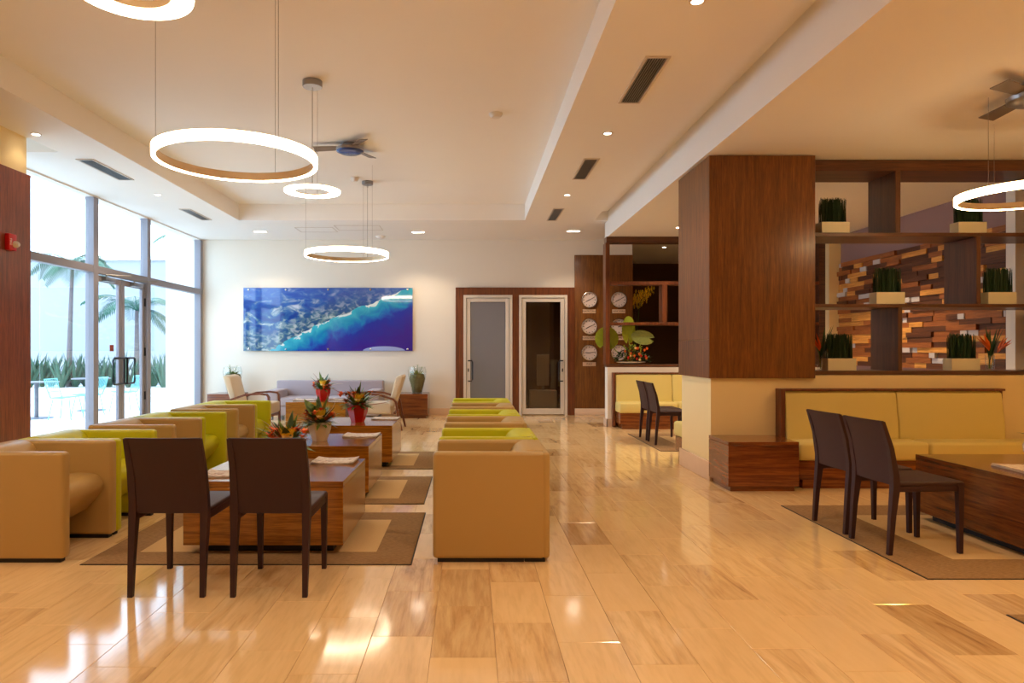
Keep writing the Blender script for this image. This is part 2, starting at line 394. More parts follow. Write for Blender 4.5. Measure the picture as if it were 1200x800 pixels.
def link(name, me, m, parent=None, loc=None, smooth=True, kind=None, label=None):
    if isinstance(m, str): m = MAT[m]
    if isinstance(me, bmesh.types.BMesh):
        bm = me; bmesh.ops.recalc_face_normals(bm, faces=list(bm.faces)) if smooth != 'leaf' else None
        me = bpy.data.meshes.new(name); bm.to_mesh(me); bm.free()
        me.materials.append(m)
        if smooth:
            me.shade_smooth()
            if smooth != 'leaf': me.set_sharp_from_angle(angle=R(38))
    o = bpy.data.objects.new(name, me); COL.objects.link(o)
    if parent: o.parent = parent
    if loc: o.location = loc
    if kind: o['kind'] = kind
    if label: o['label'] = label
    return o
def tag(o, label, cat, group=None):
    o['label'] = label; o['category'] = cat
    if group: o['group'] = group
    return o
def thing(name, label, cat, loc=(0, 0, 0), rz=0, group=None):
    o = bpy.data.objects.new(name, None); COL.objects.link(o)
    o.empty_display_size = 0.1; o.location = loc; o.rotation_euler = (0, 0, rz)
    return tag(o, label, cat, group)
def struct_root(name, loc=(0, 0, 0)):
    o = bpy.data.objects.new(name, None); COL.objects.link(o); o.location = loc; o['kind'] = 'structure'; return o
def struct(name, bm, m, smooth=True): return link(name, bm, m, smooth=smooth, kind='structure')
CH = {}
def kids(o): return [c for c in bpy.data.objects if c.parent == o]
def copy_tree(o, parent=None, label=None, group=None, mats=None):
    c = o.copy(); COL.objects.link(c); c.parent = parent
    if label: c['label'] = label
    if group: c['group'] = group
    for k in kids(o): copy_tree(k, c)
    return c
def text_part(s, size, m, parent, loc, rot, ext=0.001):
    cu = bpy.data.curves.new('lettering', 'FONT'); cu.body = s; cu.size = size; cu.extrude = ext
    cu.align_x = 'CENTER'; cu.align_y = 'CENTER'
    o = bpy.data.objects.new('tmp_text', cu); COL.objects.link(o)
    dg = bpy.context.evaluated_depsgraph_get(); dg.update()
    me = bpy.data.meshes.new_from_object(o.evaluated_get(dg)); bpy.data.objects.remove(o)
    me.materials.clear(); me.materials.append(MAT[m])
    q = bpy.data.objects.new('lettering', me); COL.objects.link(q); q.parent = parent; q.location = loc; q.rotation_euler = rot
    return q

# ================================================================ THE SETTING
F = 800.0
ZS = 3.64     # soffit
ZT = 3.925    # raised tray
ZL = 3.36     # low ceiling over the right lounge
XW = -5.61; YB = 14.2; XR = 6.49
# floor with planks
fl = struct('floor', box(BM(), -5.9, XR + 0.2, -3.2, 18.3, -0.12, -0.004), 'grout')
bmt = BM(); box(bmt, 0.001, TW - 0.001, 0.001, TL - 0.001, -0.02, 0)
bmesh.ops.bevel(bmt, geom=[e for e in bmt.edges if all(v.co.z > -0.001 for v in e.verts)], offset=0.0012, segments=1, affect='EDGES')
tile_me = bpy.data.meshes.new('floor_tile'); bmt.to_mesh(tile_me); bmt.free(); tile_me.materials.append(MAT['travertine'])
tiles = []
c0 = math.floor((-5.55 - TX0) / TW); c1 = math.ceil((XR - TX0) / TW)
for c in range(c0, c1):
    x = TX0 + c * TW
    off = ((c + 400.0) * 0.37 % 1.0) * TL
    for r in range(-5, 31):
        y = r * TL - off
        if y > 18.0 or y < -3: continue
        cx, cy = x + TW / 2, y + TL / 2
        if cy <= 2.4: seen = (cy > 1.9)
        else: seen = True
        if cy > 0.5:
            px = 552 + F * cx / cy; py = 410 + F * 1.35 / cy
            vis = -60 < px < 1260 and py < 870
        else: vis = False
        hid = (XW < cx < -2.6 and cy > 4.3) or (cx < -4.7) or (-0.25 < cx < 0.5 and 4.35 < cy < 9.2) or (-1.9 < cx < -0.8 and 4.5 < cy < 5.4) or (cx > 2.5 and cy > 6.6) or (-2.4 < cx < -0.4 and 4.3 < cy < 5.6) or (cx > 2.8 and 4.1 < cy < 5.8) or (-2 < cx < -.5 and cy > 6 and cy < 9) or (cx < -3.4 and cy > 5)
        tiles.append((0 if (vis and not hid) else 1, cy, x, y))
tiles.sort()
stuff = BM()
for i, (h, cy, x, y) in enumerate(tiles):
    if i < 298 and h == 0:
        o = bpy.data.objects.new('floor_tile', tile_me); COL.objects.link(o); o.parent = fl; o.location = (x, y, 0)
    else:
        box(stuff, x + 0.001, x + TW - 0.001, y + 0.001, y + TL - 0.001, -0.02, -0.0003)
link('floor_tiles', stuff, 'travertine', fl, smooth=False, kind='stuff')

# ceilings
def cbox(name, m, *b): return struct(name, box(BM(), *b), m, smooth=False)
TXL, TXR, TYB = -4.10, 0.95, 12.05
CT = 4.35
cb = BM()
box(cb, -4.78, TXL, -3.2, YB, ZS, CT); box(cb, XW - 0.25, -4.78, 7.9, YB, ZS, CT); box(cb, XW - 0.25, -4.78, -3.2, 7.39, ZS, CT)
box(cb, XW - 0.25, -4.78, 7.39, 7.9, 3.86, CT)
ceil = struct('ceiling', cb, 'paint_ceiling', smooth=False)
cbox('ceiling', 'paint_ceiling', TXL, TXR, TYB, YB, ZS, CT)
cbox('ceiling', 'paint_ceiling', TXR, 2.17, -3.2, YB, ZS, CT)
cbox('ceiling', 'paint_ceiling', TXL, TXR, -3.2, -2.0, ZS, CT)
cbox('ceiling', 'paint_ceiling', TXL, TXR, -2.0, TYB, ZT, CT)
cbox('ceiling', 'paint_ceiling', 2.17, 2.42, -3.2, 12.09, 3.80, CT)
cbox('ceiling', 'paint_ceiling', 2.17, 2.42, 12.09, YB, ZS, CT)
cbox('ceiling', 'paint_ceiling', 2.42, XR + 0.2, -3.2, 12.33, ZL, CT)
cbox('ceiling', 'paint_ceiling', 2.42, XR + 0.2, 12.33, 18.3, ZS, CT)
# access hatches in the back soffit
for (a, b) in ((345, 390), (391, 445)):
    bm = BM(); y = 12.75 if a < 380 else 12.55
    x0 = (a - 552) / F * y; x1 = (b - 552) / F * y
    for q in ((x0, x1, y, y + 0.012), (x0, x0 + 0.012, y, y + 0.5), (x1 - 0.012, x1, y, y + 0.5), (x0, x1, y + 0.49, y + 0.502)):
        box(bm, q[0], q[1], q[2], q[3], ZS - 0.004, ZS)
    h = link('ceiling_hatch', bm, 'vent_white', ceil, smooth=False)

# back wall (with two door openings) and end walls
D2 = (-0.156, 0.854); D3 = (0.994, 1.993); DT = 2.486
wb = BM()
box(wb, XW - 0.3, D2[0], YB, YB + 0.2, 0, CT); box(wb, D2[1], D3[0], YB, YB + 0.2, 0, DT); box(wb, D3[1], 3.355, YB, YB + 0.2, 0, CT)
box(wb, D2[0], D3[1], YB, YB + 0.2, DT, CT)
struct('wall_back', wb, 'paint_wall', smooth=False)
struct('wall_recess', box(BM(), 3.155, 3.355, YB + 0.2, 18.1, 0, CT), 'paint_dark', smooth=False)
struct('wall_recess', box(BM(), 3.155, XR + 0.2, 18.1, 18.3, 0, CT), 'paint_dark', smooth=False)
struct('wall_front', box(BM(), XW - 0.3, XR + 0.2, -3.2, -3.0, 0, CT), 'paint_wall', smooth=False)
struct('wall_left', box(BM(), XW - 0.3, XW, -3.0, 5.6, 0, ZS), 'paint_wall', smooth=False)
struct('wall_right', box(BM(), XR, XR + 0.2, -3.0, 7.06, 0, CT), 'paint_lounge', smooth=False)
struct('wall_right', box(BM(), XR, XR + 0.2, 7.06, 12.33, 0, CT), 'paint_mauve', smooth=False)
struct('wall_right', box(BM(), XR, XR + 0.2, 12.33, 18.1, 0, CT), 'paint_dark', smooth=False)
# dark room behind the clear door
db = BM()
box(db, -0.9, 3.15, 17.3, 17.4, 0, 2.9); box(db, -0.9, -0.8, 14.4, 17.3, 0, 2.9); box(db, 3.05, 3.155, 14.4, 17.3, 0, 2.9); box(db, -0.9, 3.15, 14.4, 17.4, 2.9, 3.0)
struct('wall_office', db, 'dark_room', smooth=False)
# baseboards
struct('baseboard_back', box(BM(), XW, -0.32, YB - 0.025, YB, 0, 0.14, 0.004), 'marble_base')
struct('baseboard_back', box(BM(), 2.148, 3.355, YB - 0.075, YB, 0, 0.14, 0.004), 'marble_base')
# wood surround of the doors
tb = BM()
box(tb, -0.32, D2[0], YB - 0.06, YB, 0, 2.646); box(tb, D2[0], D3[1], YB - 0.06, YB, DT, 2.646)
box(tb, D2[1], D3[0], YB - 0.06, YB, 0, DT); box(tb, D3[1], 2.148, YB - 0.06, YB, 0, 2.646)
struct('trim_1', tb, 'trim_wood', smooth=False)
tp = struct('trim_2', box(BM(), 2.148, 3.355, YB - 0.05, YB, 0.14, 3.32, 0.003), 'sapele')

def back_door(nm, x0, x1, side, panemat):
    rt = struct_root(nm, (x0, YB - 0.02, 0)); W = x1 - x0
    fb = BM(); t = 0.055
    box(fb, 0, t, -0.07, 0.09, 0, DT); box(fb, W - t, W, -0.07, 0.09, 0, DT); box(fb, t, W - t, -0.07, 0.09, DT - t, DT)
    link('door_frame', fb, 'aluminium_warm', rt, smooth=False)
    lb = BM(); s = 0.08; a, b = t + 0.006, W - t - 0.006; zt = DT - t - 0.006
    box(lb, a, a + s, -0.05, 0.0, 0.02, zt, 0.004, 1); box(lb, b - s, b, -0.05, 0.0, 0.02, zt, 0.004, 1)
    box(lb, a + s, b - s, -0.05, 0.0, zt - 0.08, zt, 0.004, 1); box(lb, a + s, b - s, -0.05, 0.0, 0.02, 0.14, 0.004, 1)
    leaf = link('door_leaf', lb, 'aluminium_warm', rt)
    link('pane', box(BM(), a + s, b - s, -0.03, -0.018, 0.14, zt - 0.08), panemat, leaf, smooth=False)
    hx = a + s * 0.5 if side < 0 else b - s * 0.5
    dx = 0.085 * (1 if side < 0 else -1)
    z0, z1 = 0.71, 1.13
    hb = BM()
    tube(hb, [(hx, -0.05, z1), (hx, -0.10, z1), (hx + dx * 0.8, -0.115, z1), (hx + dx, -0.12, z1 - 0.03), (hx + dx, -0.12, z0 + 0.03), (hx + dx * 0.8, -0.115, z0), (hx, -0.10, z0), (hx, -0.05, z0)], 0.014, 8)
    link('handle', hb, 'handle_black', leaf)
    link('lock', box(BM(), hx - 0.012, hx + 0.012, -0.058, -0.048, 0.9, 0.97, 0.003, 1), 'handle_black', leaf)
    return rt
back_door('door_2', D2[0], D2[1], -1, 'frosted_glass')
back_door('door_3', D3[0], D3[1], 1, 'door_glass')

# left glazed wall
GZ = 3.62
win = struct_root('window_1', (XW, 0, 0))
ys = [7.6, 10.06, 11.8, 14.2]      # near edges of the mullions (0.13 wide)
fm = 'aluminium'
def mull(y, w=0.12, z0=0.0, z1=GZ): link('mullion', box(BM(), -0.10, 0.03, y, y + w, z0, z1, 0.004, 1), fm, win)
mull(7.48); mull(10.10, 0.13); mull(11.78, 0.12); mull(14.08, 0.12)
link('transom', box(BM(), -0.09, 0.025, 7.6, 10.10, 2.50, 2.61, 0.004, 1), fm, win)
link('transom', box(BM(), -0.09, 0.025, 10.23, 11.78, 2.50, 2.61, 0.004, 1), fm, win)
link('transom', box(BM(), -0.09, 0.025, 11.90, 14.08, 2.50, 2.61, 0.004, 1), fm, win)
link('sill', box(BM(), -0.09, 0.025, 7.6, 10.10, 0.0, 0.06, 0.004, 1), fm, win)
link('sill', box(BM(), -0.09, 0.025, 11.90, 14.08, 0.0, 0.06, 0.004, 1), fm, win)
def pane(y0, y1, z0, z1): link('pane', box(BM(), -0.045, -0.033, y0, y1, z0, z1), 'window_glass', win, smooth=False)
for (y0, y1, split) in ((7.6, 10.10, 8.94), (10.23, 11.78, None), (11.90, 14.08, None)):
    for q in ([(y0, y1)] if not split else [(y0, split - 0.003), (split + 0.003, y1)]):
        pane(q[0], q[1], 2.61, GZ)
        if y0 != 10.23: pane(q[0], q[1], 0.06, 2.50)
link('head', box(BM(), -0.09, 0.02, 7.6, 14.08, GZ, ZS), 'paint_ceiling', win, smooth=False)
dr = struct_root('door_1', (XW, 10.23, 0))
for k in range(2):
    a = 0.006 + k * 0.775; b = a + 0.763
    lb = BM(); s = 0.085
    box(lb, -0.07, -0.02, a, a + s, 0.015, 2.48, 0.003, 1); box(lb, -0.07, -0.02, b - s, b, 0.015, 2.48, 0.003, 1)
    box(lb, -0.07, -0.02, a + s, b - s, 2.39, 2.48, 0.003, 1); box(lb, -0.07, -0.02, a + s, b - s, 0.015, 0.16, 0.003, 1)
    leaf = link('door_leaf', lb, fm, dr)
    link('pane', box(BM(), -0.05, -0.04, a + s, b - s, 0.16, 2.39), 'window_glass', leaf, smooth=False)
    m_ = b - s / 2 if k == 0 else a + s / 2; dy = -0.34 if k == 0 else 0.24
    hb = BM()
    tube(hb, [(-0.02, m_, 1.22), (0.045, m_ , 1.22), (0.045, m_ + dy * 0.9, 1.22), (0.045, m_ + dy, 1.19), (0.045, m_ + dy, 0.84), (0.045, m_ + dy * 0.9, 0.81), (0.045, m_, 0.81), (-0.02, m_, 0.81)], 0.017, 8)
    tube(hb, [(0.045, m_, 0.80), (0.045, m_, 1.23)], 0.017, 8)
    link('handle', hb, 'handle_black', leaf)
    cl = BM(); yc = a + 0.16 if k == 0 else b - 0.5
    box(cl, -0.02, 0.05, yc, yc + 0.3, 2.40, 2.47, 0.008)
    tube(cl, [(0.02, yc + 0.06, 2.47), (0.02, yc + 0.06, 2.50), (0.26, yc + 0.34, 2.51), (0.02, yc + 0.55, 2.54)], 0.012, 6)
    link('door_closer', cl, 'steel_brushed', leaf)
    if k == 0: link('notice', box(BM(), -0.0385, -0.037, 0.44, 0.56, 1.33, 1.43), 'petal_rust', leaf, smooth=False)
    if k == 1:
        for z in (0.5, 1.25, 2.1): link('hinge', box(BM(), -0.02, 0.0, b - 0.02, b + 0.01, z, z + 0.14), 'handle_black', leaf, smooth=False)

# left pillar: wood cladding below, cream above
pil = struct('pillar', box(BM(), XW - 0.25, -4.80, 5.6, 7.37, 0, ZS), 'paint_lounge', smooth=False)
link('cladding_panel', box(BM(), XW - 0.02, -4.765, 5.55, 7.39, 0, 3.235, 0.003, 1), 'pillar_red', pil)

# right pillar
p2 = struct('pillar', box(BM(), 2.48, 3.5, 7.06, 8.03, 0, ZL), 'paint_lounge', smooth=False)
for nm, b in (('cladding_panel', (2.45, 3.54, 7.02, 7.045, 1.06, ZL - 0.01)), ('cladding_panel', (2.45, 2.475, 7.047, 8.06, 1.46, ZL - 0.01)),
              ('cladding_panel', (2.45, 2.475, 7.047, 8.06, 1.06, 1.457)), ('cladding_panel', (3.515, 3.54, 7.047, 8.06, 1.06, ZL - 0.01)), ('cladding_panel', (2.477, 3.513, 8.035, 8.06, 1.06, ZL - 0.01))):
    link(nm, box(BM(), *b, 0.002, 1), 'sapele', p2)
link('cladding_soffit', box(BM(), 2.476, 3.514, 7.046, 7.06, 1.06, 1.08), 'sapele', p2, smooth=False)
link('baseboard', box(BM(), 2.455, 2.48, 7.04, 8.05, 0, 0.2, 0.004, 1), 'marble_base', p2)
# near half wall, under the open shelf
struct('wall_partition', box(BM(), 3.5, XR, 7.06, 8.03, 0, 1.085), 'paint_lounge', smooth=False)
# far half wall, under the lattice
struct('wall_partition', box(BM(), 2.42, XR, 12.10, 12.33, 0, 1.045), 'paint_wall', smooth=False)
struct('baseboard_partition', box(BM(), 2.40, 2.62, 12.08, 12.10, 0, 0.13, 0.003, 1), 'marble_base')
struct('baseboard_partition', box(BM(), 2.395, 2.42, 12.08, 12.35, 0, 0.13, 0.003, 1), 'marble_base')
# pilasters framing the block wall
struct('trim_3', box(BM(), 6.28, XR, 11.98, 12.10, 1.05, ZL), 'paint_lounge', smooth=False)
struct('trim_4', box(BM(), 6.36, XR, 8.04, 8.12, 1.05, ZL), 'sapele_dark', smooth=False)
struct('trim_5', box(BM(), 6.30, XR, 7.90, 8.04, 1.0, ZL), 'white_plastic', smooth=False)

# wall of wooden blocks on the right wall
random.seed(5)
blk = thing('wood_block_wall', 'mosaic of light, dark and white wooden blocks on the wall behind the open shelf', 'wall art', (XR, 8.13, 1.09))
link('backing_board', box(BM(), -0.012, 0, 0, 3.85, 0, 1.77), 'block_dark', blk, smooth=False)
nb = 0; row = 0; z = 0.0; RH = 1.77 / 24
while row < 24:
    y = 0.0
    while y < 3.84:
        L = random.choice((0.22, 0.3, 0.42, 0.55, 0.75)); k = random.random()
        if k > 0.82: L = random.choice((0.12, 0.18, 0.26))
        L = min(L, 3.85 - y)
        if 3.85 - y - L < 0.08: L = 3.85 - y
        dpt = random.choice((0.02, 0.03, 0.045, 0.06))
        m = 'block_white' if k > 0.82 else 'block_light' if k > 0.56 else 'block_mid' if k > 0.28 else 'block_dark'
        if nb < 300:
            b = box(BM(), -0.012 - dpt, -0.012, y + 0.001, y + L - 0.001, z + 0.001, z + RH - 0.001)
            link('wood_block', b, m, blk, smooth=False); nb += 1
        y += L
    row += 1; z += RH

# ================================================================ PICTURE, CLOCKS, ALARM
pic = thing('framed_aerial_photo', 'wide glossy blue aerial photograph of a coastline on the back wall', 'picture', (-4.72, YB - 0.012, 1.33))
link('print', box(BM(), 0, 3.51, -0.035, -0.022, 0, 1.31, 0.002, 1), 'aerial_photo', pic)
for (u, v) in ((0.03, 0.03), (0.25, 0.03), (0.5, 0.03), (0.75, 0.03), (0.97, 0.03), (0.03, 0.97), (0.25, 0.97), (0.5, 0.97), (0.75, 0.97), (0.97, 0.97)):
    bm = BM(); lathe(bm, [(0, 0), (0.02, 0), (0.02, 0.045), (0.014, 0.05), (0, 0.05)], 12)
    for vv in bm.verts: vv.co = Vector((vv.co.x + 3.51 * u, -vv.co.z, vv.co.y + 1.31 * v))
    link('standoff', bm, 'chrome', pic)

def rotm(bm, ang, axis, c=(0, 0, 0)):
    bmesh.ops.rotate(bm, cent=c, matrix=Matrix.Rotation(ang, 3, axis), verts=list(bm.verts)); return bm
def make_clock(x, z, hour, minute, label):
    rt = thing('wall_clock', label, 'clock', (x, YB - 0.05, z), 0, 'wall clocks on the wood panel')
    bm = BM(); lathe(bm, [(0, 0), (0.165, 0), (0.17, 0.02), (0.162, 0.045), (0.15, 0.05), (0.147, 0.035), (0.147, 0.02), (0, 0.02)], 40); rotm(bm, R(90), 'X'); link('case', bm, 'chrome', rt)
    bm = BM(); lathe(bm, [(0, 0.021), (0.146, 0.021), (0.146, 0.024), (0, 0.024)], 36); rotm(bm, R(90), 'X'); dl = link('dial', bm, 'dial', rt)
    for h in range(12):
        a = h * PI / 6; big = h % 3 == 0
        bm = BM(); box(bm, -0.008 if big else -0.005, 0.008 if big else 0.005, -0.026, -0.024, 0.108, 0.13); rotm(bm, a, 'Y')
        link('hour_mark', bm, 'ink', dl, smooth=False)
    for nm, ang, L, w_, yy in (('hour_hand', hour, 0.085, 0.007, 0.028), ('minute_hand', minute, 0.122, 0.005, 0.031)):
        bm = BM(); box(bm, -w_, w_, -yy - 0.001, -yy + 0.001, -0.02, L); rotm(bm, R(ang), 'Y'); link(nm, bm, 'ink', rt, smooth=False)
    return rt
CX = lambda px: (px - 552) / F * (YB - 0.06)
CZ = lambda py: 1.35 + (410 - py) / F * (YB - 0.06)
clocks = [(690.6, 351.3, 242, 61, 'round wall clock above the PUNTA CANA plate', 'PUNTA CANA', 'top left'),
          (725.2, 351.3, 242, 61, 'round wall clock above the NEW YORK plate', 'NEW YORK', ''),
          (690.6, 382.6, 240, 67, 'round wall clock above the HONG KONG plate, middle of the left column', 'HONG KONG', ''),
          (725.2, 382.6, 62, 90, 'round wall clock crossed by the lattice rail, behind the fan leaf', 'ROME', ''),
          (690.6, 413.2, 272, 80, 'lowest clock of the left column, above the short-named plate', 'ITALY', ''),
          (725.2, 413.2, 300, 60, 'lowest clock of the right column, half hidden by flowers', None, '')]
for (px, py, h, mi, lb, city, _) in clocks:
    make_clock(CX(px), CZ(py), h, mi, lb)
    if city:
        sx = CX(px); sz = CZ(py + 13.3)
        t = thing('city_plate', 'small pale name plate reading %s under its clock' % city, 'sign', (sx, YB - 0.05, sz), 0, 'city name plates under the clocks')
        link('plate', box(BM(), -0.135, 0.135, -0.008, 0, -0.041, 0.041, 0.002, 1), 'sign_plate', t)
        text_part(city, 0.047, 'ink', t, (0, -0.0085, 0), (R(90), 0, 0))

al = thing('fire_alarm', 'red fire alarm with a white strobe lens on the left wood pillar', 'alarm', (-4.765, 7.03, 2.46))
link('housing', box(BM(), 0, 0.05, -0.06, 0.06, -0.085, 0.085, 0.008), 'red_plastic', al)
bm = BM(); lathe(bm, [(0, 0.05), (0.035, 0.05), (0.034, 0.075), (0.02, 0.095), (0, 0.1)], 16); rotm(bm, R(90), 'Y')
bmesh.ops.translate(bm, vec=(0, 0.025, -0.02), verts=list(bm.verts)); link('strobe_lens', bm, 'white_plastic', al)
text_part('FIRE', 0.04, 'white_plastic', al, (0.0505, -0.035, 0), (R(90), R(90), R(90)))

# ================================================================ LATTICE AND SHELF
LY0, LY1 = 12.10, 12.33
lat = thing('lattice_screen', 'dark wood lattice screen standing on the far half wall', 'screen', (2.40, LY0, 1.045))
def lb_(nm, x0, x1, z0, z1, m='sapele_dark', d0=0.0, d1=0.23): link(nm, box(BM(), x0 - 2.40, x1 - 2.40, d0, d1, z0 - 1.045, z1 - 1.045, 0.003, 1), m, lat)
lb_('ledge', 2.40, 6.28, 1.046, 1.095); lb_('top_rail', 2.40, 6.28, 3.255, ZL)
lb_('post', 2.385, 2.46, 1.095, 3.255, 'trim_wood'); lb_('post', 6.17, 6.28, 1.095, 3.255)
lb_('rail', 2.46, 6.17, 2.507, 2.567, 'trim_wood'); lb_('rail', 2.46, 6.17, 1.79, 1.842, 'trim_wood')
lb_('upright', 3.39, 3.48, 1.842, 2.507, 'trim_wood'); lb_('upright', 4.6, 4.69, 1.095, 1.79); lb_('upright', 4.9, 4.99, 2.567, 3.255)

SY0, SY1 = 7.2, 7.7
sh = thing('open_shelf', 'dark wood open shelving with staggered dividers standing on the near half wall', 'shelf', (3.55, SY0, 1.086))
def sb(nm, x0, x1, z0, z1, m='sapele_dark', y0=SY0, y1=SY1): return link(nm, box(BM(), x0 - 3.55, x1 - 3.55, y0 - SY0, y1 - SY0, z0 - 1.086, z1 - 1.086, 0.003, 1), m, sh)
SX1 = XR - 0.005
sb('shelf_board', 3.545, SX1, 1.088, 1.13); sb('shelf_board', 3.545, SX1, 1.80, 1.836); sb('shelf_board', 3.545, SX1, 2.548, 2.588)
sb('top_board', 3.545, SX1, 3.24, ZL - 0.005)
X = lambda px: (px - 552) / F * SY0
wood('shelf_upright', rgb(66, 36, 20), rgb(92, 52, 28), rgb(112, 66, 36), 'z', 0.4)
for (px0, px1, z0, z1) in ((1049.5, 1055.5, 2.588, 3.24), (1144.5, 1149.5, 1.836, 2.548), (1052.7, 1057.5, 1.13, 1.80)):
    sb('divider', X(px0), X(px1), z0, z1, 'shelf_upright')
sb('side_board', SX1 - 0.04, SX1, 1.13, 3.24, 'shelf_upright')

random.seed(11)
def make_grass_box(name='grass_planter'):
    rt = thing(name, '', 'planter', (0, 0, 0), 0, 'grass planters on the open shelf')
    bm = BM()
    box(bm, -0.15, 0.15, -0.07, -0.06, 0, 0.13); box(bm, -0.15, 0.15, 0.06, 0.07, 0, 0.13)
    box(bm, -0.15, -0.14, -0.06, 0.06, 0, 0.13); box(bm, 0.14, 0.15, -0.06, 0.06, 0, 0.13); box(bm, -0.14, 0.14, -0.06, 0.06, 0, 0.01)
    link('box', bm, 'planter_cream', rt, smooth=False)
    link('soil', box(BM(), -0.14, 0.14, -0.06, 0.06, 0.01, 0.115), 'soil', rt, smooth=False)
    g = BM()
    for i in range(420):
        x = random.uniform(-0.13, 0.13); y = random.uniform(-0.052, 0.052); h = random.uniform(0.21, 0.285)
        dx = random.uniform(-0.012, 0.012); dy = random.uniform(-0.01, 0.01); a = random.uniform(0, PI); w_ = 0.0035
        cx, cy = math.cos(a) * w_, math.sin(a) * w_
        v = [g.verts.new(q) for q in ((x - cx, y - cy, 0.115), (x + cx, y + cy, 0.115), (x + cx * .7 + dx, y + cy * .7 + dy, 0.115 + h), (x - cx * .7 + dx, y - cy * .7 + dy, 0.115 + h))]
        g.faces.new(v)
    link('grass', g, 'grass_dark', rt, smooth=False, kind='stuff')
    return rt
gp = make_grass_box()
spots = [(979.5, 2.589, 7.36, 'green grass planter on the top shelf beside the wood pillar'),
         (1140, 2.589, 7.36, 'green grass planter on the top shelf behind the glowing ring light'),
         (1044, 1.837, 7.34, 'green grass planter on the middle shelf left of the divider'),
         (1175, 1.837, 7.34, 'green grass planter on the middle shelf right of the divider'),
         (987, 1.131, 7.36, 'green grass planter on the lowest shelf beside the wood pillar'),
         (1132, 1.131, 7.34, 'green grass planter on the lowest shelf next to the orange flower vase')]
for i, (px, z, y, lbl) in enumerate(spots):
    o = gp if i == 0 else copy_tree(gp)
    o.location = ((px - 552) / F * (y - 0.07), y, z); o['label'] = lbl
def flower_vase(x, y, z, lbl, s=1.0, seed=1):
    random.seed(seed)
    rt = thing('flower_vase', lbl, 'vase', (x, y, z))
    bm = BM(); lathe(bm, [(0, 0), (0.04 * s, 0), (0.045 * s, 0.16), (0.04 * s, 0.16), (0.036 * s, 0.01), (0, 0.01)], 20); link('glass', bm, 'vase_glass', rt)
    bm = BM(); tops = []
    for k in range(5):
        a = random.uniform(0, 2 * PI); e = random.uniform(0.02, 0.09); h = random.uniform(0.26, 0.42)
        t = (math.cos(a) * e, math.sin(a) * e * .6, h); tube(bm, [(math.cos(a) * .015, math.sin(a) * .015, 0.015), (t[0] * .5, t[1] * .5, h * .6), t], 0.004, 5); tops.append(t)
    link('stem', bm, 'leaf_mid', rt)
    for k in range(7):
        bm = BM(); a = random.uniform(0, 2 * PI); blade(bm, (0, 0, 0.1), (math.cos(a) * .35, math.sin(a) * .25, 1), random.uniform(0.3, 0.44), 0.03, 0.3); link('leaf', bm, 'leaf_dark', rt, smooth='leaf')
    for (cx, cz) in ((0.09, 0.24), (-0.05, 0.26)):
        bm = BM()
        for k in range(5):
            blade(bm, (cx * .7, -0.03, cz - 0.05), (cx * (0.6 + k * .5), random.uniform(-.03, .03), 0.16), 0.20, 0.05, 0.1, fold=0.5)
        link('blossom', bm, 'petal_orange', rt, smooth='leaf')
    return rt
flower_vase((965 - 552) / F * 7.4, 7.45, 1.131, 'glass vase of orange bird of paradise flowers squeezed beside the wood pillar', 1.0, 3)
flower_vase((1160 - 552) / F * 7.4, 7.4, 1.131, 'glass vase of orange bird of paradise flowers at the right of the lowest shelf', 1.0, 4)

# ================================================================ SEATING
def make_tub(label, m):
    rt = thing('tub_armchair', label, 'armchair')
    W, D, H = 0.66, 0.745, 0.70
    link('plinth', box(BM(), -W / 2 + 0.025, W / 2 - 0.025, D / 2 - 0.16, D / 2 - 0.03, 0, 0.03), 'plinth_black', rt, smooth=False)
    for s in (-1, 1):
        a, b = sorted((s * (W / 2 - 0.02), s * (W / 2 - 0.07)))
        link('plinth', box(BM(), a, b, -D / 2 + 0.03, D / 2 - 0.165, 0, 0.026), 'plinth_black', rt, smooth=False)
    for s in (-1, 1):
        a, b = sorted((s * W / 2, s * (W / 2 - 0.085)))
        link('arm', box(BM(), a, b, -D / 2, D / 2 - 0.03, 0.025, H, 0.024, 4), m, rt)
    # back: outer shell with a fat rounded inner top
    bk = BM(); poly = [(D / 2, 0.03), (D / 2, H - 0.03), (D / 2 - 0.012, H - 0.008), (D / 2 - 0.04, H + 0.004)]
    for k in range(9):
        a = R(90 * k / 8); poly.append((D / 2 - 0.11 - 0.12 * math.sin(a), H - 0.115 + 0.12 * math.cos(a)))
    poly += [(D / 2 - 0.20, 0.36), (D / 2 - 0.18, 0.03)]
    prism_x(bk, poly, -W / 2 + 0.082, W / 2 - 0.082, 0.012); link('backrest', bk, m, rt)
    link('back_shell', box(BM(), -W / 2 + 0.002, W / 2 - 0.002, D / 2 - 0.05, D / 2, 0.025, H - 0.001, 0.022, 4), m, rt)
    # seat: drum-fronted cushion, underside swept back
    st = [(D / 2 - 0.19, 0.45), (-0.16, 0.475), (-0.24, 0.47)]
    for k in range(1, 9):
        a = R(-10 + 150 * k / 8 * 0.8); st.append((-0.235 - 0.085 * math.sin(a), 0.385 + 0.085 * math.cos(a)))
    st += [(-0.27, 0.29), (-0.2, 0.215), (-0.1, 0.16), (0.02, 0.13), (D / 2 - 0.19, 0.12)]
    sbm = BM(); prism_x(sbm, st, -W / 2 + 0.086, W / 2 - 0.086, 0.01); link('seat', sbm, m, rt)
    return rt
tan = make_tub('', 'leather_tan'); lime = make_tub('', 'leather_lime')
names = {'t': 'tan', 'l': 'lime green'}
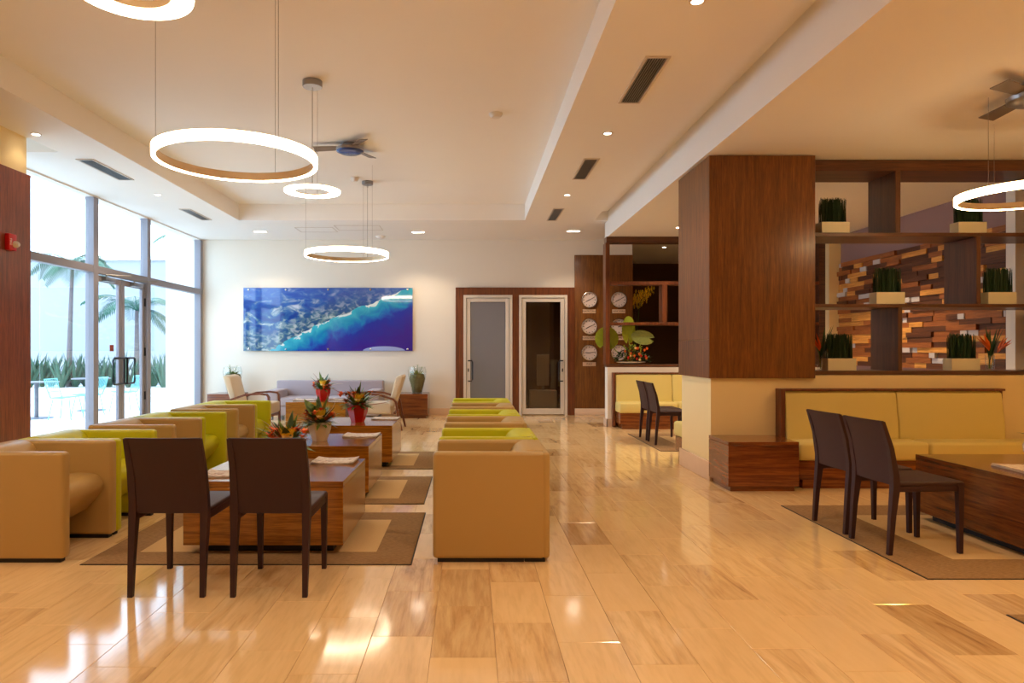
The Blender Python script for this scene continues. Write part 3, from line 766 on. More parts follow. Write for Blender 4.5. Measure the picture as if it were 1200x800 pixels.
def rowlbl(k, side):
    where = 'in the right row' if side == 'R' else 'in the left row by the glass wall'
    lst = {'R': ['nearest %s, smooth side facing out', 'second from the front %s', 'third from the front %s', 'fourth from the front %s', 'fifth from the front %s', 'farthest %s'],
           'L': ['nearest %s', 'second from the front %s', 'third from the front %s', 'fourth from the front %s', 'fifth from the front %s', 'farthest %s']}[side]
    return lst[k] % where
used = {'t': False, 'l': False}
def place_tub(c, x, y, rz, label):
    src = tan if c == 't' else lime
    o = src if not used[c] else copy_tree(src)
    used[c] = True
    o.location = (x, y, 0); o.rotation_euler = (0, 0, rz); o['label'] = label; return o
D_ = 0.745; W_ = 0.66
right_rows = [(4.33, 't'), (5.08, 'l'), (6.10, 't'), (6.86, 'l'), (7.80, 't'), (8.60, 'l')]
left_rows = [(4.32, 't'), (4.97, 'l'), (5.91, 't'), (6.57, 'l'), (7.52, 't'), (8.17, 'l')]
for k, (y, c) in enumerate(right_rows):
    o = place_tub(c, -0.243 + D_ / 2, y + W_ / 2, R(-90), '%s tub armchair, %s' % (names[c], rowlbl(k, 'R')))
    o['group'] = 'tub armchairs in the right row'
for k, (y, c) in enumerate(left_rows):
    o = place_tub(c, -2.58 - D_ / 2, y + W_ / 2, R(90), '%s tub armchair, %s' % (names[c], rowlbl(k, 'L')))
    o['group'] = 'tub armchairs in the left row'

def make_chair(label):
    """facing +y"""
    rt = thing('dining_chair', label, 'chair'); m = 'leather_brown'
    link('seat', box(BM(), -0.215, 0.215, -0.21, 0.255, 0.445, 0.478, 0.012, 3), m, rt)
    def post(s):
        x = s * 0.197
        secs = []
        for (y, z, wx, wy) in ((-0.25, 0, 0.013, 0.014), (-0.232, 0.25, 0.017, 0.018), (-0.212, 0.44, 0.021, 0.024), (-0.215, 0.52, 0.021, 0.02), (-0.245, 0.7, 0.018, 0.016), (-0.30, 0.872, 0.014, 0.012)):
            secs.append([(x - wx, y - wy, z), (x + wx, y - wy, z), (x + wx, y + wy, z), (x - wx, y + wy, z)])
        b = BM(); loft(b, secs); return b
    for s in (-1, 1):
        link('rear_leg', post(s), m, rt)
        x = s * 0.197; b = BM()
        loft(b, [[(x - wx, y - wy, z), (x + wx, y - wy, z), (x + wx, y + wy, z), (x - wx, y + wy, z)] for (y, z, wx, wy) in ((0.238, 0, 0.013, 0.013), (0.236, 0.25, 0.016, 0.016), (0.234, 0.44, 0.018, 0.021), (0.225, 0.466, 0.018, 0.03))])
        link('front_leg', b, m, rt)
        link('side_rail', box(BM(), x - 0.014, x + 0.014, -0.2, 0.23, 0.41, 0.45, 0.006, 2), m, rt)
    # back panel: curved sheet from seat to crest
    b = BM(); secs = []
    nx = 8
    zs = [(0.455, -0.214), (0.55, -0.222), (0.64, -0.236), (0.74, -0.256), (0.82, -0.281), (0.876, -0.302)]
    F1 = []; B1 = []
    for (z, y) in zs:
        f = []; k = []
        for i in range(nx + 1):
            t = i / nx * 2 - 1; x = t * 0.203; cy = -0.014 * (1 - t * t)
            f.append(b.verts.new((x, y + 0.009 + cy, z))); k.append(b.verts.new((x, y - 0.009 + cy, z)))
        F1.append(f); B1.append(k)
    for A, inv in ((F1, 0), (B1, 1)):
        for r in range(len(A) - 1):
            for i in range(nx): b.faces.new([A[r][i], A[r][i + 1], A[r + 1][i + 1], A[r + 1][i]])
    for r in range(len(zs) - 1):
        for i in (0, nx): b.faces.new([F1[r][i], F1[r + 1][i], B1[r + 1][i], B1[r][i]])
    for i in range(nx):
        for r in (0, -1): b.faces.new([F1[r][i], F1[r][i + 1], B1[r][i + 1], B1[r][i]])
    link('backrest', b, m, rt)
    return rt
ch = make_chair('')
cl_ = [(-1.665, 3.985, 0, 'dark brown leather dining chair at the first coffee table, the left one', 'pair of dark chairs in the foreground'),
       (-1.105, 3.985, 0, 'dark brown leather dining chair at the first coffee table, the right one', 'pair of dark chairs in the foreground'),
       (2.975, 4.685, R(-90 + 4), 'dark brown dining chair at the lounge rug, the nearer of the pair', 'pair of dark chairs on the lounge rug'),
       (2.965, 5.19, R(-90 + 4), 'dark brown dining chair at the lounge rug, the farther of the pair', 'pair of dark chairs on the lounge rug'),
       (2.855, 9.83, R(-90), 'dark dining chair in the far alcove, the nearer of the pair', 'pair of dark chairs in the far alcove'),
       (2.855, 10.33, R(-90), 'dark dining chair in the far alcove, the farther of the pair', 'pair of dark chairs in the far alcove')]
for i, (x, y, rz, lb, g) in enumerate(cl_):
    o = ch if i == 0 else copy_tree(ch)
    zr = 0.010 if i in (2, 3, 4, 5) else 0.0
    o.location = (x, y, zr); o.rotation_euler = (0, 0, rz); o['label'] = lb; o['group'] = g

def banquette(label, x0, xb1, x1, ywall, depth, back_joints, seat_joints, hgt=0.955, face=-1):
    """stands against y = ywall, faces -y (face=-1) or +y"""
    rt = thing('banquette', label, 'bench', (x0, ywall, 0))
    def b_(nm, X0, X1, a, b, z0, z1, m, r=0.0, s=2):
        y0, y1 = sorted((face * a, face * b)); link(nm, box(BM(), X0 - x0, X1 - x0, y0, y1, z0, z1, r, s), m, rt)
    b_('side_frame', x0, x0 + 0.045, 0.005, 0.13, 0.0, hgt, 'trim_wood', 0.002, 1)
    b_('top_frame', x0 + 0.045, xb1, 0.005, 0.10, hgt - 0.022, hgt, 'trim_wood', 0.002, 1)
    b_('side_frame', xb1 - 0.03, xb1, 0.005, 0.06, 0.45, hgt - 0.022, 'trim_wood', 0.002, 1)
    b_('back_panel', x0 + 0.045, xb1 - 0.03, 0.005, 0.02, 0.02, hgt - 0.022, 'trim_wood')
    e = [x0 + 0.05] + back_joints + [xb1 - 0.03]
    for p, q in zip(e, e[1:]):
        bm = BM(); a = face
        poly = [(a * 0.022, 0.40), (a * 0.022, hgt - 0.03), (a * 0.07, hgt - 0.026), (a * 0.098, hgt - 0.05), (a * 0.14, 0.62), (a * 0.15, 0.47), (a * 0.15, 0.40)]
        prism_x(bm, poly, p + 0.003 - x0, q - 0.003 - x0, 0.014); link('back_cushion', bm, 'leather_cream', rt)
    e = [x0 + 0.03] + seat_joints + [x1]
    for p, q in zip(e, e[1:]):
        b_('seat_cushion', p + 0.002, q - 0.002, 0.135, depth, 0.275, 0.455, 'leather_cream', 0.035, 4)
    b_('base', x0 + 0.05, x1, 0.02, depth - 0.03, 0.09, 0.275, 'side_wood', 0.003, 1)
    b_('plinth', x0 + 0.09, x1, 0.02, depth - 0.05, 0.0, 0.09, 'side_wood')
    return rt
banquette('cream upholstered wall bench below the open shelf, behind the two dark chairs', 3.146, 5.45, 6.45, 7.06, 0.45, [4.34], [4.45, 5.75])
banquette('cream upholstered bench against the far half wall under the lattice', 2.49, 6.2, 6.2, 12.10, 0.50, [3.53, 4.5, 5.4], [3.53, 4.5, 5.4])
banquette('cream bench end peeping out behind the wood pillar', 2.53, 6.2, 6.2, 8.03, 0.62, [3.5, 4.5], [3.5, 4.5], 0.955, 1)

# grey sofa
sf = thing('sofa', 'long grey fabric sofa under the aerial photograph', 'sofa', (-2.86, 13.1, 0))
def pf(root, nm, b, m, r=0.02, s=3): return link(nm, box(BM(), *b, r, s), m, root)
pf(sf, 'base', (-1.05, 1.05, 0.05, 0.95, 0.09, 0.27), 'fabric_grey'); pf(sf, 'backrest', (-1.08, 1.08, 0.72, 0.97, 0.27, 0.735), 'fabric_grey', 0.03)
for s in (-1, 1):
    a, b = sorted((s * 1.09, s * 0.85)); pf(sf, 'arm', (a, b, 0.0, 0.75, 0.09, 0.575), 'fabric_grey', 0.025)
for k in range(2): pf(sf, 'seat_cushion', (-0.845 + k * 0.845, k * 0.845, 0.02, 0.72, 0.272, 0.43), 'fabric_grey', 0.03)
for x in (-1.0, 1.0):
    for y in (0.1, 0.85): pf(sf, 'leg', (x - 0.03, x + 0.03, y - 0.03, y + 0.03, 0, 0.09), 'steel_brushed', 0.004, 1)

def wood_armchair(label, loc, rz):
    """facing -y"""
    rt = thing('wood_arm_lounge_chair', label, 'armchair', loc, rz, 'wood armed chairs beside the grey sofa')
    pf(rt, 'seat', (-0.27, 0.27, -0.36, 0.26, 0.27, 0.46), 'fabric_cream', 0.03)
    bm = BM(); poly = [(0.20, 0.40), (0.30, 0.40), (0.46, 0.90), (0.43, 0.925), (0.37, 0.915), (0.33, 0.88)]
    prism_x(bm, poly, -0.27, 0.27, 0.025); link('backrest', bm, 'fabric_cream', rt)
    for s in (-1, 1):
        x = s * 0.305; bm = BM()
        pts = [(x, -0.34, 0), (x, -0.335, 0.3), (x, -0.33, 0.56), (x, -0.30, 0.60), (x, -0.18, 0.615), (x, 0.06, 0.60), (x, 0.30, 0.52), (x, 0.34, 0.48), (x, 0.38, 0.25), (x, 0.44, 0)]
        secs = []
        for i, p in enumerate(pts):
            d = (Vector(pts[min(i + 1, len(pts) - 1)]) - Vector(pts[max(i - 1, 0)])).normalized(); nn = Vector((0, -d.z, d.y))
            c = Vector(p); wx = 0.025; t = 0.016
            secs.append([tuple(c + Vector((-wx, 0, 0)) - nn * t), tuple(c + Vector((wx, 0, 0)) - nn * t), tuple(c + Vector((wx, 0, 0)) + nn * t), tuple(c + Vector((-wx, 0, 0)) + nn * t)])
        loft(bm, secs); link('arm_frame', bm, 'trim_wood', rt)
    pf(rt, 'cross_rail', (-0.29, 0.29, -0.34, -0.31, 0.22, 0.26), 'trim_wood', 0.004, 1); pf(rt, 'cross_rail', (-0.29, 0.29, 0.30, 0.33, 0.27, 0.31), 'trim_wood', 0.004, 1)
    return rt
wood_armchair('cream lounge chair with wooden arms left of the sofa, turned right', (-3.72, 11.75, 0), R(90))
wood_armchair('cream lounge chair with wooden arms right of the sofa, turned left', (-1.60, 11.75, 0), R(-90))

# ================================================================ TABLES AND RUGS
def block_table(name, label, cat, x0, x1, y0, y1, h, m, grp=None, pz=0.06):
    rt = thing(name, label, cat, ((x0 + x1) / 2, (y0 + y1) / 2, 0.0), 0, grp); hx = (x1 - x0) / 2; hy = (y1 - y0) / 2
    pf(rt, 'plinth', (-hx + 0.08, hx - 0.08, -hy + 0.08, hy - 0.08, 0.0, pz), 'plinth_black' if pz < 0.07 else m, 0.002, 1)
    pf(rt, 'body', (-hx, hx, -hy, hy, pz, h - 0.04), m + '_h', 0.002, 1)
    pf(rt, 'top', (-hx - 0.001, hx + 0.001, -hy - 0.001, hy + 0.001, h - 0.039, h), m, 0.002, 1)
    return rt
RUGZ = 0.010
tabs = [(-1.89, -0.84, 4.48, 5.42, 'large square wooden coffee table in front, behind the two dark chairs'),
        (-1.97, -0.92, 6.13, 7.04, 'wooden coffee table carrying the white flower pot, second from the front'),
        (-1.95, -0.90, 7.79, 8.76, 'wooden coffee table carrying the big red pot, third from the front'),
        (-3.07, -2.08, 11.3, 12.2, 'wooden coffee table before the grey sofa, with the small red pot')]
for (x0, x1, y0, y1, lb) in tabs:
    t = block_table('coffee_table', lb, 'table', x0, x1, y0, y1, 0.488 - RUGZ * 0, 'table_wood', 'block coffee tables between the armchair rows')
    t.location.z = RUGZ; t.scale = (1, 1, 0.98)
t = block_table('coffee_table', 'long dark wood coffee table on the lounge rug at the right edge', 'table', 3.555, 4.65, 4.30, 5.46, 0.508, 'table_wood_dark'); t.location.z = RUGZ
def slab_side(label, x0, x1, y0, y1, h):
    rt = thing('side_table', label, 'table', ((x0 + x1) / 2, (y0 + y1) / 2, 0), 0); hx = (x1 - x0) / 2; hy = (y1 - y0) / 2
    pf(rt, 'plinth', (-hx + 0.03, hx - 0.03, -hy + 0.03, hy - 0.0, 0, 0.05), 'side_wood', 0.002, 1)
    pf(rt, 'body', (-hx, hx, -hy, hy, 0.05, h - 0.035), 'side_wood', 0.003, 1)
    pf(rt, 'top', (-hx, hx, -hy, hy, h - 0.034, h), 'side_wood', 0.003, 1)
    return rt
slab_side('square dark wood side table standing against the pillar, left of the bench', 2.45, 3.125, 6.5, 7.035, 0.475)
slab_side('wooden side table under the right glass vase by the back wall', -1.46, -0.86, 13.5, 14.15, 0.48)
slab_side('wooden side table under the left glass vase in the window corner', -5.22, -4.62, 13.5, 14.15, 0.48)

def rug(label, x0, x1, y0, y1, bx, by, grp=None):
    rt = thing('rug', label, 'rug', ((x0 + x1) / 2, (y0 + y1) / 2, 0.0005), 0, grp); hx = (x1 - x0) / 2; hy = (y1 - y0) / 2
    pf(rt, 'border', (-hx, hx, -hy, hy, 0, 0.007), 'rug_weave', 0.002, 1)
    link('field', box(BM(), -hx + bx, hx - bx, -hy + by, hy - by, 0.0068, 0.0082), 'rug_pale', rt, smooth=False)
    link('edge_binding', box(BM(), -hx - 0.006, hx + 0.006, -hy - 0.006, hy + 0.006, 0, 0.004), 'plinth_black', rt, smooth=False)
rug('brown bordered rug under the first coffee table', -2.45, -0.38, 4.29, 5.65, 0.25, 0.25, 'rugs under the coffee tables')
rug('brown bordered rug under the second coffee table', -2.5, -0.415, 5.98, 7.26, 0.24, 0.2, 'rugs under the coffee tables')
rug('brown bordered rug under the third coffee table', -2.5, -0.43, 7.74, 9.04, 0.24, 0.2, 'rugs under the coffee tables')
rug('brown bordered rug before the grey sofa', -3.6, -1.55, 11.05, 12.45, 0.24, 0.2, 'rugs under the coffee tables')
rug('large brown bordered rug under the right lounge chairs', 2.69, 5.6, 4.02, 5.91, 0.40, 0.36)
rug('brown rug whose corner shows at the lower right edge', 2.73, 5.6, 1.6, 3.47, 0.40, 0.36)
rug('brown bordered rug under the far alcove chairs', 2.53, 5.2, 9.1, 11.0, 0.40, 0.36)

# newspapers and magazines
def paper(label, x, y, z, w_, d_, rz=0, dark=False, curl=0.012):
    rt = thing('newspaper' if not dark else 'magazine', label, 'newspaper' if not dark else 'magazine', (x, y, z), R(rz))
    nl = 3
    for k in range(nl):
        bm = BM(); n = 8; A = []
        for i in range(n + 1):
            t = i / n; xx = (t - 0.5) * w_ + k * 0.004; zz = 0.003 + k * 0.004 + curl * (abs(t - 0.5) * 2) ** 4 * (k + 1) / nl
            A.append((bm.verts.new((xx, -d_ / 2 + k * .003, zz)), bm.verts.new((xx, d_ / 2, zz)), bm.verts.new((xx, -d_ / 2 + k * .003, zz - 0.003)), bm.verts.new((xx, d_ / 2, zz - 0.003))))
        for p, q in zip(A, A[1:]):
            bm.faces.new([p[0], q[0], q[1], p[1]]); bm.faces.new([p[2], p[3], q[3], q[2]]); bm.faces.new([p[0], p[2], q[2], q[0]]); bm.faces.new([p[1], q[1], q[3], p[3]])
        for p in (A[0], A[-1]): bm.faces.new([p[0], p[1], p[3], p[2]])
        link('sheet', bm, MAT['newsprint'] if k == nl - 1 else MAT['paper'], rt)
    return rt
def newsprint():
    m, n, p = newmat('newsprint')
    tc = N(n, 'ShaderNodeTexCoord'); br = N(n, 'ShaderNodeTexNoise'); br.inputs['Scale'].default_value = 24
    mp = N(n, 'ShaderNodeMapping'); mp.inputs['Scale'].default_value = (1, 2.2, 1); n.links.new(tc.outputs['Object'], mp.inputs[0]); n.links.new(mp.outputs[0], br.inputs['Vector'])
    cr = N(n, 'ShaderNodeValToRGB'); cr.color_ramp.elements[0].position = 0.35; cr.color_ramp.elements[0].color = rgb(150, 140, 130); cr.color_ramp.elements[1].position = 0.5; cr.color_ramp.elements[1].color = rgb(214, 200, 184)
    k = cr.color_ramp.elements.new(0.40); k.color = rgb(172, 120, 92)
    n.links.new(br.outputs[0], cr.inputs[0]); n.links.new(cr.outputs[0], p.inputs['Base Color']); p.inputs['Roughness'].default_value = 0.7
    MAT['newsprint'] = m
newsprint()
TZ = RUGZ + 0.488 * 0.98 + 0.0005
paper('folded newspaper on the first coffee table, near its far right corner', -1.05, 5.26, TZ, 0.32, 0.27, 0)
paper('folded newspaper on the left part of the first coffee table', -1.70, 4.72, TZ, 0.26, 0.24, 8)
paper('folded newspaper beside the white pot on the second coffee table', -1.10, 6.84, TZ, 0.34, 0.28, 0)
paper('dark edged magazine beside the big red pot on the third coffee table', -1.07, 8.55, TZ, 0.32, 0.30, 0, True, 0.003)
paper('newspaper on the sofa table, left of the small red pot', -2.83, 11.75, TZ, 0.42, 0.36, 5)
paper('newspaper on the sofa table, right of the small red pot', -2.27, 11.75, TZ, 0.30, 0.34, -5)
paper('newspaper with an orange page on the dark lounge coffee table', 3.95, 4.72, RUGZ + 0.5085, 0.45, 0.36, -6, False, 0.006)

# ================================================================ PLANTS INDOORS
def octopot(bm, r0, r1, r2, h, n=6, rot=0.0):
    prof = [(0, 0), (r0, 0), (r1, h * 0.6), (r2, h), (r2 - 0.012, h), (r2 - 0.015, h - 0.03), (0, h - 0.03)]
    lathe(bm, prof, n)
    rotm(bm, rot, 'Z'); return bm
def arrangement(label, loc, pot, s, seed, n_leaf=9, fan=False):
    random.seed(seed)
    rt = thing('flower_arrangement', label, 'plant', loc, 0, 'flower pots on the coffee tables')
    h = 0.17 * s; bm = BM(); octopot(bm, 0.065 * s, 0.10 * s, 0.105 * s, h, 6, R(18)); link('pot', bm, pot, rt)
    def rnd_dir(el0, el1):
        a = random.uniform(0, 2 * PI); e = R(random.uniform(el0, el1)); return Vector((math.cos(a) * math.cos(e), math.sin(a) * math.cos(e), math.sin(e)))
    top = Vector((0, 0, h - 0.02))
    for k in range(n_leaf):
        d = rnd_dir(28, 85); bm = BM(); blade(bm, top, d, random.uniform(0.17, 0.28) * s, random.uniform(0.045, 0.075) * s, 0.35, fold=0.25); link('leaf', bm, 'leaf_dark' if k % 3 else 'leaf_mid', rt, smooth='leaf')
    if fan:
        bm = BM(); blade(bm, top, (-0.5, 0.1, 0.8), 0.27 * s, 0.2 * s, 0.2, fold=0.1, wide=0.6); link('broad_leaf', bm, 'leaf_mid', rt, smooth='leaf')
    # small foliage skirt
    bm = BM()
    for k in range(110):
        d = rnd_dir(-5, 70); p = top + Vector((d.x * 0.05 * s, d.y * 0.05 * s, d.z * 0.03 * s)); blade(bm, p, d, random.uniform(0.10, 0.19) * s, 0.032 * s, 0.8, n=3)
    link('foliage', bm, 'leaf_mid', rt, smooth='leaf', kind='stuff')
    # protea: a dome of upright petals
    for (cx, cy, cz, q) in ((0.02, -0.085, 0.07, 1.0),):
        bm = BM(); c = Vector((cx * s, cy * s, h + cz * s)); ball(bm, c, 0.05 * s, sz=0.8); pr = link('protea', bm, 'petal_pale', rt)
        bm = BM()
        for k in range(40):
            a = k * 2.399; rr = 0.05 * s; e = (k % 4) * 0.006 * s
            blade(bm, c + Vector((math.cos(a) * rr * .6, math.sin(a) * rr * .6, -0.03 * s)), (math.cos(a) * 0.4, math.sin(a) * 0.4, 1.0), 0.075 * s + e, 0.02 * s, -0.5, n=3, fold=0.4)
        link('petals', bm, 'petal_yellow', pr, smooth='leaf', kind='stuff')
    # orange and rust blossoms
    for k in range(24):
        a = random.uniform(0, 2 * PI); e = random.uniform(0.05, 0.15) * s
        c = Vector((math.cos(a) * e - (0.04 * s if k < 6 else 0), math.sin(a) * e * .8 - 0.02, h + random.uniform(0.0, 0.12) * s)); bm = BM()
        for j in range(9):
            b = j * 2.399; blade(bm, c, (math.cos(b), math.sin(b), random.uniform(0.1, 0.9)), 0.046 * s, 0.027 * s, 0.2, n=2, fold=0.3)
        ball(bm, c, 0.014 * s); link('blossom', bm, ('petal_orange', 'petal_rust', 'petal_orange', 'petal_red', 'petal_orange')[k % 5], rt, smooth='leaf')
    for k in range(5):
        d = rnd_dir(5, 45); bm = BM(); p = top; pts = [tuple(top)]
        for j in range(5): p = p + d * 0.065 * s; d = (d + Vector((random.uniform(-.25, .25), random.uniform(-.25, .25), random.uniform(-.3, .15)))).normalized(); pts.append(tuple(p))
        tube(bm, pts, [0.004 * s] * 3 + [0.003 * s, 0.0025 * s, 0.0015 * s], 5); link('twig', bm, 'twig_white' if k % 2 else 'petal_rust', rt)
    return rt
arrangement('flower pot on the first coffee table, mostly hidden behind a dark chair', (-1.34, 4.98, TZ), 'ceramic_red', 1.05, 21, 11)
arrangement('white tapered pot with yellow protea and orange flowers on the second coffee table', (-1.44, 6.50, TZ), 'ceramic_white', 1.05, 22, 9, True)
arrangement('large glossy red pot with yellow protea on the third coffee table', (-1.36, 8.20, TZ), 'ceramic_red', 1.2, 23, 10)
arrangement('small red pot of orange flowers on the table before the sofa', (-2.53, 11.68, TZ), 'ceramic_red', 1.2, 24, 12)
# white vase at the right edge
random.seed(31)
rt = thing('flower_vase', 'round white vase with dark foliage at the right edge, on the dark lounge coffee table', 'vase', (4.33, 5.22, RUGZ + 0.5085))
bm = BM(); lathe(bm, [(0, 0), (0.045, 0), (0.085, 0.05), (0.09, 0.10), (0.07, 0.15), (0.06, 0.155), (0.06, 0.14), (0, 0.14)], 24); link('body', bm, 'ceramic_white', rt)
for k in range(12):
    a = random.uniform(0, 2 * PI); bm = BM(); blade(bm, (0, 0, 0.14), (math.cos(a), math.sin(a), 0.7), 0.14, 0.05, 0.9); link('leaf', bm, 'leaf_dark', rt, smooth='leaf')

def terrarium(label, x, y, z, seed):
    random.seed(seed)
    rt = thing('glass_terrarium', label, 'vase', (x, y, z), 0, 'glass vases on the wall side tables')
    prof = [(0.10, 0.005), (0.13, 0.12), (0.18, 0.34), (0.19, 0.44), (0.165, 0.53), (0.16, 0.53), (0.184, 0.44), (0.174, 0.34), (0.124, 0.12), (0.094, 0.012)]
    bm = BM(); lathe(bm, [(0, 0.0)] + prof + [(0, 0.012)], 28); link('glass', bm, 'vase_glass', rt)
    bm = BM(); lathe(bm, [(0, 0.014), (0.088, 0.014), (0.118, 0.12), (0.16, 0.29), (0.13, 0.38), (0, 0.40)], 20)
    for v in bm.verts: v.co += Vector((random.uniform(-1, 1), random.uniform(-1, 1), random.uniform(-1, 1))) * 0.014
    link('moss', bm, 'moss', rt)
    bm = BM()
    for k in range(90):
        a = random.uniform(0, 2 * PI); r_ = random.uniform(0, 0.12); zz = random.uniform(0.26, 0.40)
        blade(bm, (math.cos(a) * r_, math.sin(a) * r_, zz), (math.cos(a), math.sin(a), random.uniform(0.3, 1.6)), random.uniform(0.05, 0.11), 0.035, 0.8, n=3)
    link('foliage', bm, 'leaf_pale' if seed == 1 else 'leaf_mid', rt, smooth='leaf', kind='stuff')
    for k in range(4):
        a = random.uniform(0, 2 * PI); q = Vector((math.cos(a) * 0.1, math.sin(a) * 0.08, 0.50 + 0.02 * k)); bm = BM(); tube(bm, [(0, 0, 0.3), tuple(q * 0.7 + Vector((0, 0, 0.1))), tuple(q)], 0.004, 5); st = link('sprig', bm, 'leaf_mid', rt)
        bm = BM()
        for j in range(7):
            b = j * 2.4; blade(bm, q, (math.cos(b), math.sin(b), 0.3), 0.035, 0.026, 0.4, n=2)
        link('leaf_rosette', bm, 'leaf_lime', st, smooth='leaf')
    return rt
terrarium('glass vase filled with green plants on the right wall side table', -1.03 - 0.06, 13.8, 0.4805, 1)
terrarium('glass vase filled with green plants on the side table in the window corner', -4.82, 13.8, 0.4805, 2)

# big arrangement on the far ledge
random.seed(41)
fa = thing('flower_arrangement', 'wide flower arrangement with three big fan leaves on the far half wall ledge', 'plant', (2.86, 12.22, 1.0955))
bm = BM(); lathe(bm, [(0, 0), (0.10, 0), (0.26, 0.03), (0.27, 0.045), (0.25, 0.045), (0.1, 0.02), (0, 0.02)], 24)
for v in bm.verts: v.co.y *= 0.36
link('dish', bm, 'ceramic_white', fa)
def fanleaf(cx, cz, rx, rz_, y, ang, m, tilt=0.0):
    bm = BM(); n = 28; cen = bm.verts.new((0, 0, -0.55 * rz_)); ring = []; mid = []
    for i in range(n + 1):
        a = R(-75 + 330 * i / n); pl_ = 0.006 * (1 if i % 2 else -1)
        ring.append(bm.verts.new((rx * math.cos(a), pl_ * 2, rz_ * math.sin(a)))); mid.append(bm.verts.new((rx * 0.5 * math.cos(a), pl_ - 0.012, rz_ * (0.5 * math.sin(a) - 0.25))))
    for i in range(n):
        bm.faces.new([cen, mid[i], mid[i + 1]]); bm.faces.new([mid[i], ring[i], ring[i + 1], mid[i + 1]])
    rotm(bm, R(ang), 'Y'); rotm(bm, R(tilt), 'X')
    bmesh.ops.translate(bm, vec=(cx - 2.86, y, cz - 1.0955), verts=list(bm.verts))
    # stalk
    tube(bm, [(0, 0, 0.03), ((cx - 2.86) * 0.5, y * 0.5, (cz - 1.0955) * 0.4), ((cx - 2.86) * 0.9, y, (cz - 1.0955 - 0.3 * rz_))], 0.006, 5)
    link('fan_leaf', bm, m, fa, smooth='leaf')
fanleaf(2.46, 1.56, 0.215, 0.21, 0.16, 20, 'leaf_lime'); fanleaf(2.83, 1.71, 0.12, 0.25, 0.05, 0, 'leaf_lime'); fanleaf(3.08, 1.575, 0.13, 0.21, 0.02, -80, 'leaf_pale')
for k in range(9):
    a = random.uniform(-1, 1); bm = BM()
    for j in range(16): ball(bm, (0.02 + a * 0.05 + random.uniform(-.02, .02), random.uniform(-.03, .03), 0.14 + j * 0.014), 0.012, sub=1)
    link('seed_spike', bm, 'leaf_lime', fa, loc=(a * 0.12, 0, -0.02 * abs(a)))
    if k > 3: break
bm = BM()
for k in range(300):
    a = random.uniform(0, 2 * PI); q = Vector((random.uniform(-0.30, 0.34), random.uniform(-0.07, 0.05), random.uniform(0.03, 1.0))); q.z = 0.03 + q.z * 0.30 * (1 - abs(q.x) / 0.45)
    blade(bm, q, (math.cos(a), math.sin(a) * .5, random.uniform(0, 0.8)), random.uniform(0.06, 0.12), 0.022, 0.6, n=3)
link('foliage', bm, 'leaf_dark', fa, smooth='leaf', kind='stuff')
for k in range(18):
    c = Vector((random.uniform(-0.2, 0.3), random.uniform(-0.11, -0.05), random.uniform(0.06, 0.30))); bm = BM(); ball(bm, c, 0.022)
    for j in range(8): b = j * 2.399; blade(bm, c, (math.cos(b), -0.6, math.sin(b)), 0.035, 0.02, 0.1, n=2)
    link('blossom', bm, ('petal_orange', 'petal_red', 'petal_orange', 'petal_pale')[k % 4], fa, smooth='leaf')
# yellow sprays in the recess
rt = thing('orchid_vase', 'yellow flower sprays leaning out behind the clock wall', 'plant', (3.56, 14.85, 0.0))
bm = BM(); lathe(bm, [(0, 0), (0.13, 0), (0.17, 0.3), (0.1, 0.8), (0.12, 0.95), (0.10, 0.95), (0.08, 0.8), (0, 0.75)], 20); link('vase', bm, 'ceramic_white', rt)
for k in range(5):
    bm = BM(); e = (k - 2) * 0.06; pts = [(0, 0, 0.8), (e * .5 - .04, 0, 1.4), (e * .7 + 0.02, 0, 2.32), (e * 1.3 + 0.2 + k * .02, 0, 2.60 + 0.03 * k)]; tube(bm, pts, 0.006, 5); st = link('stem', bm, 'leaf_mid', rt)
    bm = BM()
    for j in range(26):
        t = j / 26; p = Vector(pts[2]).lerp(Vector(pts[3]), t) + Vector((random.uniform(-.05, .05), random.uniform(-.05, .05), random.uniform(-.07, .06)))
        for b in range(4): blade(bm, p, (math.cos(b * 1.57), random.uniform(-.5, .5), math.sin(b * 1.57)), 0.04, 0.03, 0, n=2)
    link('blossoms', bm, 'orchid_yellow', st, smooth='leaf', kind='stuff')

# stand seen through the clear door
st = thing('display_stand', 'pale display stand seen dimly through the clear glass door', 'stand', (1.62, 15.4, 0))
pf(st, 'panel', (-0.14, 0.14, -0.02, 0.02, 0.55, 1.25), 'white_plastic', 0.004, 1); pf(st, 'foot', (-0.3, 0.3, -0.15, 0.15, 0, 0.45), 'white_plastic', 0.01, 1); pf(st, 'pole', (-0.03, 0.03, -0.02, 0.02, 0.45, 0.55), 'steel_brushed', 0.003, 1)

